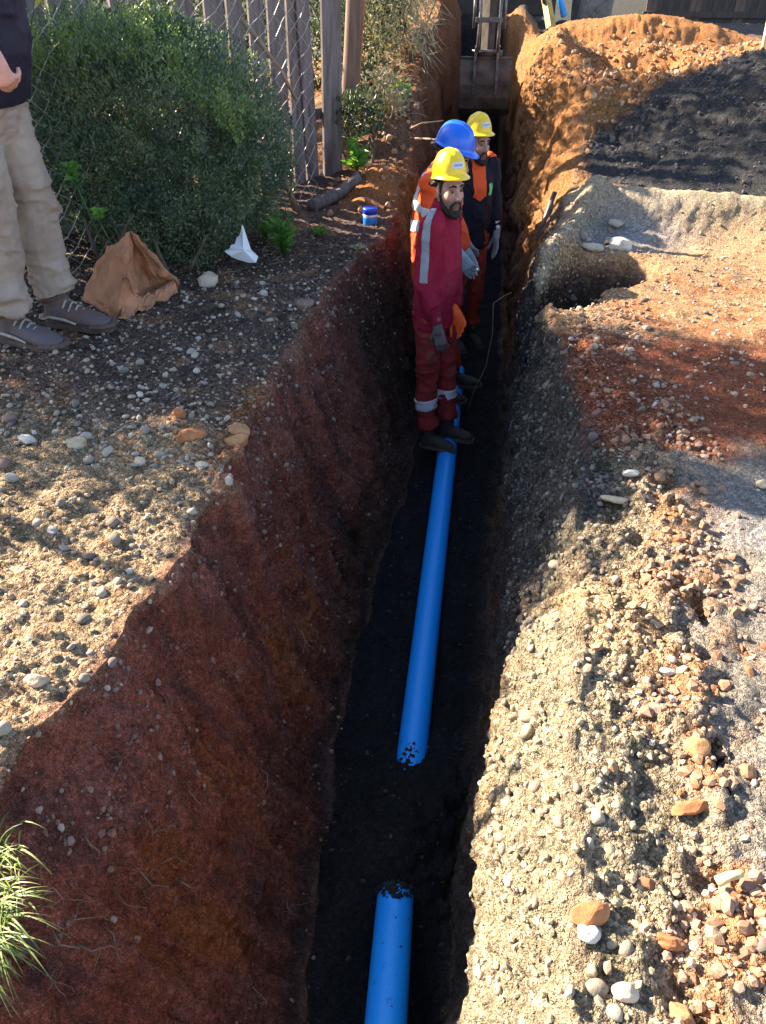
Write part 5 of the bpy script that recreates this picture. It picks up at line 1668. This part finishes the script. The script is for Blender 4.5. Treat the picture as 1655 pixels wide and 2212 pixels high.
for sx_ in (-1, 1):
    wheel(.17 + sx_ * 1.35 + .22, 14.0, .66, .66, .46)
    wheel(.17 + sx_ * .9, 17.0, .48, .48, .32)
    sl_ = MB(); sl_.tube([E((.17 + sx_ * .62, 13.45, 1.5)), E((.17 + sx_ * .78, 13.0, .85)), E((.17 + sx_ * .90, 12.7, .42))], [(.07, .06)] * 3, 4, side=(1, 0, .2)); so2 = sl_.obj('stabiliser', M['yellow_paint'], ex, False, .008)
    sl_ = MB(); sl_.box(E((.17 + sx_ * .92, 12.65, .36)), (.34, .3, .06)); sl_.obj('foot', M['dark_paint'], so2, False, .01)
    hs = MB(); hs.tube([E((.17 + sx_ * .60, 13.5, 1.5)), E((.17 + sx_ * .70, 13.05, 1.0)), E((.17 + sx_ * .78, 12.85, .7))], .022, 10); hs.obj('hose', M['dark_paint'], so2)

pb_ = MB(); b0 = aty(1205, -30, 12.4); b1 = aty(1219, 36, 12.3)
pb_.tube([b0 + (b0 - b1) * 1.2, b0, b1], .040, 16)
tag(pb_.obj('pipe_end', M['pipe']), 'short blue pipe end sticking out beside the yellow stabiliser leg', 'pipe')

# ------------------------------------------------------------------ small things on the ground
# crumpled brown paper sack
def sack():
    K = dict(A=(281, 495, 3.46), B=(254, 517, 3.42), C=(199, 574, 3.52), D=(177, 655, 3.43), E=(238, 692, 3.24), F=(254, 699, 3.21), G=(310, 660, 3.34), H=(314, 643, 3.53),
             I=(276, 598, 3.29), J=(334, 637, 3.60), K=(313, 534, 3.50), L=(330, 538, 3.58), M=(388, 614, 3.66), N=(380, 637, 3.55), O=(236, 566, 3.36), P=(230, 648, 3.30),
             Q=(285, 590, 3.85), S=(262, 600, 3.30), T=(292, 640, 3.33), U=(352, 580, 3.56), W=(296, 560, 3.54))
    nm_ = list(K); P_ = [aty(*K[k_]) for k_ in nm_]
    for k_ in 'DEFN': pass
    for i_, k_ in enumerate(nm_):
        if k_ in 'DEFNQ': P_[i_].z = ground_z(P_[i_].x, P_[i_].y) + .004
        P_[i_].z = max(P_[i_].z, .004)
    ix = {k_: i_ for i_, k_ in enumerate(nm_)}
    tri = ['COP', 'CPD', 'DPE', 'PFE', 'COB', 'OSP', 'OBS', 'PSF', 'SIT', 'STF', 'TGF', 'BIS', 'BAI', 'AWI', 'IWH', 'IHT', 'THG', 'AKW', 'WKJ', 'WJH', 'AUK', 'ALU', 'KUJ', 'ULM', 'UMJ', 'JMN', 'HJG', 'GJN', 'ABQ', 'BCQ', 'CDQ', 'ALQ', 'LMQ']
    bm = bmesh.new()
    vs_ = [bm.verts.new(p) for p in P_]
    for t_ in tri: bm.faces.new([vs_[ix[c_]] for c_ in t_])
    bmesh.ops.recalc_face_normals(bm, faces=bm.faces[:])
    bmesh.ops.subdivide_edges(bm, edges=bm.edges[:], cuts=5, use_grid_fill=True)
    bmesh.ops.triangulate(bm, faces=bm.faces[:])
    bm.normal_update()
    A = np.array([v.co[:] for v in bm.verts])
    def crease(s__, sd, pw):
        return (1 - np.abs(vnoise(A[:, 0] * s__, A[:, 1] * s__, A[:, 2] * s__ * .7, sd))) ** pw - .5
    off = .020 * crease(9, 3, 3) + .012 * crease(21, 5, 4) + .005 * crease(50, 6, 3)
    for v, d_ in zip(bm.verts, off): v.co += v.normal * d_
    org_ = P_[ix['F']].copy()
    for v in bm.verts: v.co -= org_
    m = bpy.data.meshes.new('paper_sack'); bm.to_mesh(m); bm.free()
    o = link('paper_sack', m, M['paper']); o.location = org_
    md_ = o.modifiers.new('t', 'SOLIDIFY'); md_.thickness = .002
    tag(o, 'crumpled brown paper sack standing against the bush beside the man\'s boots', 'sack')
    fl = MB(); q0, q1, q2, q3 = at(258, 701, .0), at(386, 637, .0), at(376, 622, .0), at(285, 668, .0)
    pts = []
    for i_ in range(17):
        t = i_ / 16
        a_ = q0.lerp(q1, t); b_ = q3.lerp(q2, t)
        for j_ in range(6):
            s__ = j_ / 5
            p = a_.lerp(b_, s__); p.z = ground_z(p.x, p.y) + .006 + .035 * math.sin(s__ * 2.2) + .006 * math.sin(t * 23 + s__ * 5) + .005 * rng.normal()
            pts.append(p - org_)
    fl.add(pts, [(i_ * 6 + j_, (i_ + 1) * 6 + j_, (i_ + 1) * 6 + j_ + 1, i_ * 6 + j_ + 1) for i_ in range(16) for j_ in range(5)])
    fo_ = fl.obj('flap', M['paper'], o, False); md_ = fo_.modifiers.new('t', 'SOLIDIFY'); md_.thickness = .003


sack()

# torn white plastic scrap
out = [(486, 543), (497, 538), (499, 530), (508, 528), (512, 515), (520, 508), (524, 486), (532, 512), (541, 540), (557, 555), (553, 567), (537, 566), (515, 560), (500, 553)]
Yp = at(525, 575, 0).y - .17
cv = aty(522, 540, Yp + .01)
wp = MB(); P_ = [aty(u, v, Yp + .02 + .10 * (566 - v) / 80 + .015 * math.sin(i * 1.7)) for i, (u, v) in enumerate(out)]
cen = aty(526, 540, Yp + .01)
wp.add([cen] + P_, [(0, 1 + i, 1 + (i + 1) % len(P_)) for i in range(len(P_))])
o_ = wp.obj('plastic_scrap', M['white_plastic'], None, False)
sb_ = o_.modifiers.new('s', 'SUBSURF'); sb_.subdivision_type = 'SIMPLE'; sb_.levels = 2; sb_.render_levels = 2
md = o_.modifiers.new('t', 'SOLIDIFY'); md.thickness = .004
tag(o_, 'torn pointed piece of white plastic standing by the bush', 'plastic scrap')

# blue tub with lid
tp = gz(at(800, 457, .05)); tub = empty('tub', tp, 0, 'small blue plastic tub with darker lid on the trench edge', 'tub')
M['tub_blue'] = simple('tub_blue', (.03, .22, .72), .35, .1, 6); M['lid_blue'] = simple('lid_blue', (.01, .05, .48), .3, .1, 6)


def lathe(prof, n=32):
    mb_ = MB(); V_ = [Vector((r_ * math.cos(2 * math.pi * i / n), r_ * math.sin(2 * math.pi * i / n), z_)) for r_, z_ in prof for i in range(n)]
    F_ = [(j_ * n + i, j_ * n + (i + 1) % n, (j_ + 1) * n + (i + 1) % n, (j_ + 1) * n + i) for j_ in range(len(prof) - 1) for i in range(n)]
    F_ += [tuple(range(n))[::-1], tuple((len(prof) - 1) * n + i for i in range(n))]
    return mb_.add(V_, F_)


lathe([(.040, 0), (.044, .004), (.046, .05), (.045, .056)]).obj('body', M['tub_blue'], tub)
lathe([(.0455, .0555), (.0455, .068)]).obj('band', M['white_plastic'], tub)
lathe([(.043, .0675), (.047, .070), (.047, .100), (.043, .106), (.02, .107)]).obj('lid', M['lid_blue'], tub)

# marked rocks
def rock(name, u, v, z, size, label, cat, mat, seed, ang=3, flat=.7, shape=(1, 1, 1), spin=0.0, tilt=(0, 0)):
    V_, F_ = stone_shape(3, seed, flat, .25, ang)
    m = mesh_from(name, V_ * size * np.array(shape), F_, ang < 2)
    p = at(u, v, z)
    o = link(name, m, mat); o.location = (p.x, p.y, ground_z(p.x, p.y) + size * flat * shape[2] * .45); o.rotation_euler = (tilt[0], tilt[1], spin)
    tag(o, label, cat)
    return o


def rmat(name, c, v=.25): return simple(name, c, .9, v, 18, .6)


M['pale_rock'] = rmat('pale_rock', (.50, .40, .30)); M['white_rock'] = rmat('white_rock', (.50, .46, .41)); M['rust_clod'] = rmat('rust_clod', (.36, .14, .055), .4)
M['orange_clod'] = rmat('orange_clod', (.40, .20, .085), .35); M['grey_rock'] = rmat('grey_rock', (.27, .25, .235)); M['tan_rock'] = rmat('tan_rock', (.42, .33, .23)); M['brown_rock'] = rmat('brown_rock', (.20, .13, .105))
rock('rock', 450, 612, 0, .058, 'pale sandy rock lying between the sack and the white plastic', 'rock', M['pale_rock'], 401, 5)
rock('rock', 655, 648, 0, .048, 'flat reddish brown rock on the far left lip of the trench', 'rock', M['brown_rock'], 402, 2, .5)
rock('clod', 387, 905, 0, .030, 'round rusty clod in the shade left of the trench lip', 'clod', M['rust_clod'], 403, 2, .8)
rock('clod', 412, 950, 0, .046, 'long rusty clod lying just below the round rusty clod', 'clod', M['rust_clod'], 404, 3, .6, (1.2, .6, .8), .5)
rock('clod', 512, 915, 0, .040, 'sunlit orange clod on the left trench lip, upper of two', 'clod', M['orange_clod'], 405, 3)
rock('clod', 510, 940, 0, .042, 'sunlit orange clod on the left trench lip, lower of two', 'clod', M['orange_clod'], 406, 3)
rock('rock', 302, 998, 0, .022, 'oval cream stone upright at the shade boundary on the left bank', 'rock', M['pale_rock'], 407, 0, .8)
rock('rock', 435, 1003, 0, .020, 'smooth oval pale stone beside the left trench lip', 'rock', M['pale_rock'], 408, 0, .7)
rock('rock', 60, 955, 0, .030, 'angular pale grey stone at the left frame edge by the shade boundary', 'rock', M['white_rock'], 409, 4, .7)
rock('rock', 165, 965, 0, .032, 'tan lumpy rock lying on the shade boundary of the left bank', 'rock', M['tan_rock'], 410, 2, .6, (1.3, .9, 1))
rock('rock', 8, 1010, 0, .026, 'dark round rock cut by the left frame edge', 'rock', M['brown_rock'], 411, 1, .8)
rock('rock', 110, 1145, 0, .019, 'grey brown cobble in the sunlit gravel of the left bank', 'rock', M['grey_rock'], 412, 2, .7)
rock('rock', 75, 1465, 0, .026, 'large smooth tan cobble at the lower left of the sunlit bank', 'rock', M['tan_rock'], 413, 0, .62, (1.15, 1, 1))
rock('rock', 20, 905, 0, .032, 'dull pinkish rock at the left frame edge below the boots', 'rock', M['brown_rock'], 414, 2, .7)
rock('slab', 1333, 1068, .06, .040, 'flat round grey slab tilted on the right trench shoulder', 'rock', M['tan_rock'], 415, 1, .28, (1.1, 1.1, .8), 0, (R(-28), R(8)))
rock('rock', 1360, 1030, .05, .020, 'white angular stone just above the round grey slab', 'rock', M['white_rock'], 416, 3, .6, (1.4, .8, 1))
rock('rock', 1645, 1050, .035, .020, 'small tan stone at the right edge of the lit sand', 'rock', M['tan_rock'], 425, 2, .6)
rock('clod', 1505, 1622, .04, .028, 'round flat orange clod half sunk in the grey sand', 'clod', M['orange_clod'], 417, 1, .5)
rock('clod', 1490, 1745, .04, .028, 'long brown clod with a deep shadow beside the grey sand', 'clod', M['rust_clod'], 418, 4, .7, (1.5, .7, .9), .4)
rock('clod', 1265, 1985, .04, .030, 'large brown slab of earth next to the white cobble', 'clod', M['rust_clod'], 419, 4, .7, (1.2, .8, 1), .5)
rock('rock', 1270, 2025, .04, .018, 'white rounded cobble touching the brown slab of earth', 'rock', M['white_rock'], 420, 1, .8)
rock('rock', 1350, 2150, .04, .021, 'cream rounded cobble low on the right bank', 'rock', M['pale_rock'], 421, 1, .8)
rock('clod', 1480, 2190, .04, .027, 'yellowish clod at the bottom edge of the right bank', 'clod', M['orange_clod'], 422, 3, .7)
rock('rock', 1440, 1455, .04, .015, 'white stone at the edge of the right gravel strip', 'rock', M['white_rock'], 423, 2, .7, (1.3, .9, 1))
rock('clod', 1445, 2030, .04, .020, 'reddish clod right of the white cobble', 'clod', M['rust_clod'], 424, 4, .7, (1.4, .8, .9), -.3)
rock('rock', 1345, 512, .08, .062, 'whitish broken rock in the hollow behind the dark notch', 'rock', M['white_rock'], 431, 3, .7, (1.2, .9, 1))
rock('rock', 845, 242, .3, .10, 'round earthy boulder on the left bank beyond the posts', 'rock', rmat('earthy_rock', (.36, .20, .10)), 427, 0, 1.0)
for k_ in range(9):
    p = at(rng.uniform(1230, 1360), rng.uniform(480, 540), .06)
    rk = link('shard', SHAPES[k_ % 10], None, GR); place(rk, (p.x, p.y, ground_z(p.x, p.y)), None, rng.uniform(.025, .05), .2)

# stick on the sand, twigs, roots, rod and cord
o_ = stick('stick', [at(1550, 1905, .05), at(1575, 1893, .065), at(1605, 1886, .075)], .010, .007, M['wood_pale'], None, 8)
tag(o_, 'short pale broken stick lying on the right bank sand', 'stick')
o_ = stick('rod', [aty(1160, 520, 5.2), aty(1199, 415, 5.35)], .016, .016, M['steel'], None, 10)
tag(o_, 'grey metal rod stuck in the right trench wall', 'rod')
o_ = stick('cord', [aty(1105, 632, 4.55), aty(1088, 640, 4.5), aty(1066, 655, 4.45), aty(1064, 720, 4.45), aty(1050, 790, 4.45), aty(1022, 850, 4.45), aty(1010, 890, 4.45)], .0035, .003, M['twig'], None, 5)
tag(o_, 'thin dark cord hanging in the trench behind the workers', 'cord')
o_ = stick('branch', [aty(945, 303, 5.9), aty(925, 300, 6.0), aty(885, 298, 6.1)], .010, .006, M['twig'], None, 6)
tag(o_, 'thin dry branch sticking from the left bank by the blue helmet', 'branch')
o_ = stick('branch', [aty(975, 280, 6.0), aty(1000, 268, 6.0), aty(1046, 262, 6.1)], .009, .004, M['twig'], None, 6)
o_.location = o_.location + Vector((-.29, 0, 0))
tag(o_, 'pale bare twig on the left bank below the round boulder', 'branch')

WLn = NRM


def wall_pt(u, v, out=.0):
    """point of the left trench wall seen at photo pixel (u, v)"""
    d = np.array(ray(u, v)); d /= np.linalg.norm(d)
    P = G[:, SEG[1]:SEG[2]].reshape(-1, 3); q = P - np.array((0, 0, CAM_H))
    t = q @ d; dist = np.linalg.norm(q - t[:, None] * d, axis=1)
    k = int(np.argmin(dist + .02 * t)); n_ = NRM[:, SEG[1]:SEG[2]].reshape(-1, 3)[k]
    return Vector(P[k] + n_ * out), Vector(n_)


rt = [(330, 1870, 430, 1835), (300, 1880, 350, 1930), (180, 1950, 120, 1945), (140, 1985, 230, 2010), (215, 1990, 260, 2075), (110, 2010, 160, 2060), (245, 1920, 300, 1990), (70, 1930, 150, 1915),
      (380, 1900, 420, 1960), (310, 1760, 345, 1800), (120, 2090, 90, 2150), (160, 2040, 250, 2060), (560, 1660, 575, 1700), (400, 1690, 420, 1740), (620, 1950, 610, 2000), (545, 2130, 560, 2190),
      (880, 660, 900, 690), (250, 1620, 262, 1650), (345, 1500, 360, 1540), (180, 1800, 200, 1860), (640, 1350, 645, 1420), (100, 1880, 40, 1870)]
for k_, (a_, b_, c_, d_) in enumerate(rt):
    p0, n0 = wall_pt(a_, b_, -.004); p1_, n1 = wall_pt(c_, d_, .018)
    m1_ = p0.lerp(p1_, .35) + n0 * .022; m2_ = p0.lerp(p1_, .7) + n1 * .026 + Vector((0, 0, -.008))
    stick('root', [p0, m1_, m2_, p1_], .0017 + .0008 * (k_ % 3), .0007, M['root'], WL, 5)
    for q in range(2):
        stick('rootlet', wander(m1_.lerp(m2_, rng.random()), (rng.normal(0, 1), rng.normal(0, 1), rng.normal(-.4, .6)), rng.uniform(.03, .07), 4, .4), .0012, .0006, M['root'], WL, 4)
tw0, _ = wall_pt(884, 655, .01); tw1 = aty(915, 695, 3.95)
o_ = stick('twig', [tw0, tw0.lerp(tw1, .5) + Vector((0, 0, .02)), tw1, tw1 + Vector((.03, -.01, .015))], .004, .002, M['root'], None, 5)
tag(o_, 'thin bent twig poking from the left wall at the crimson jacket hem', 'twig')
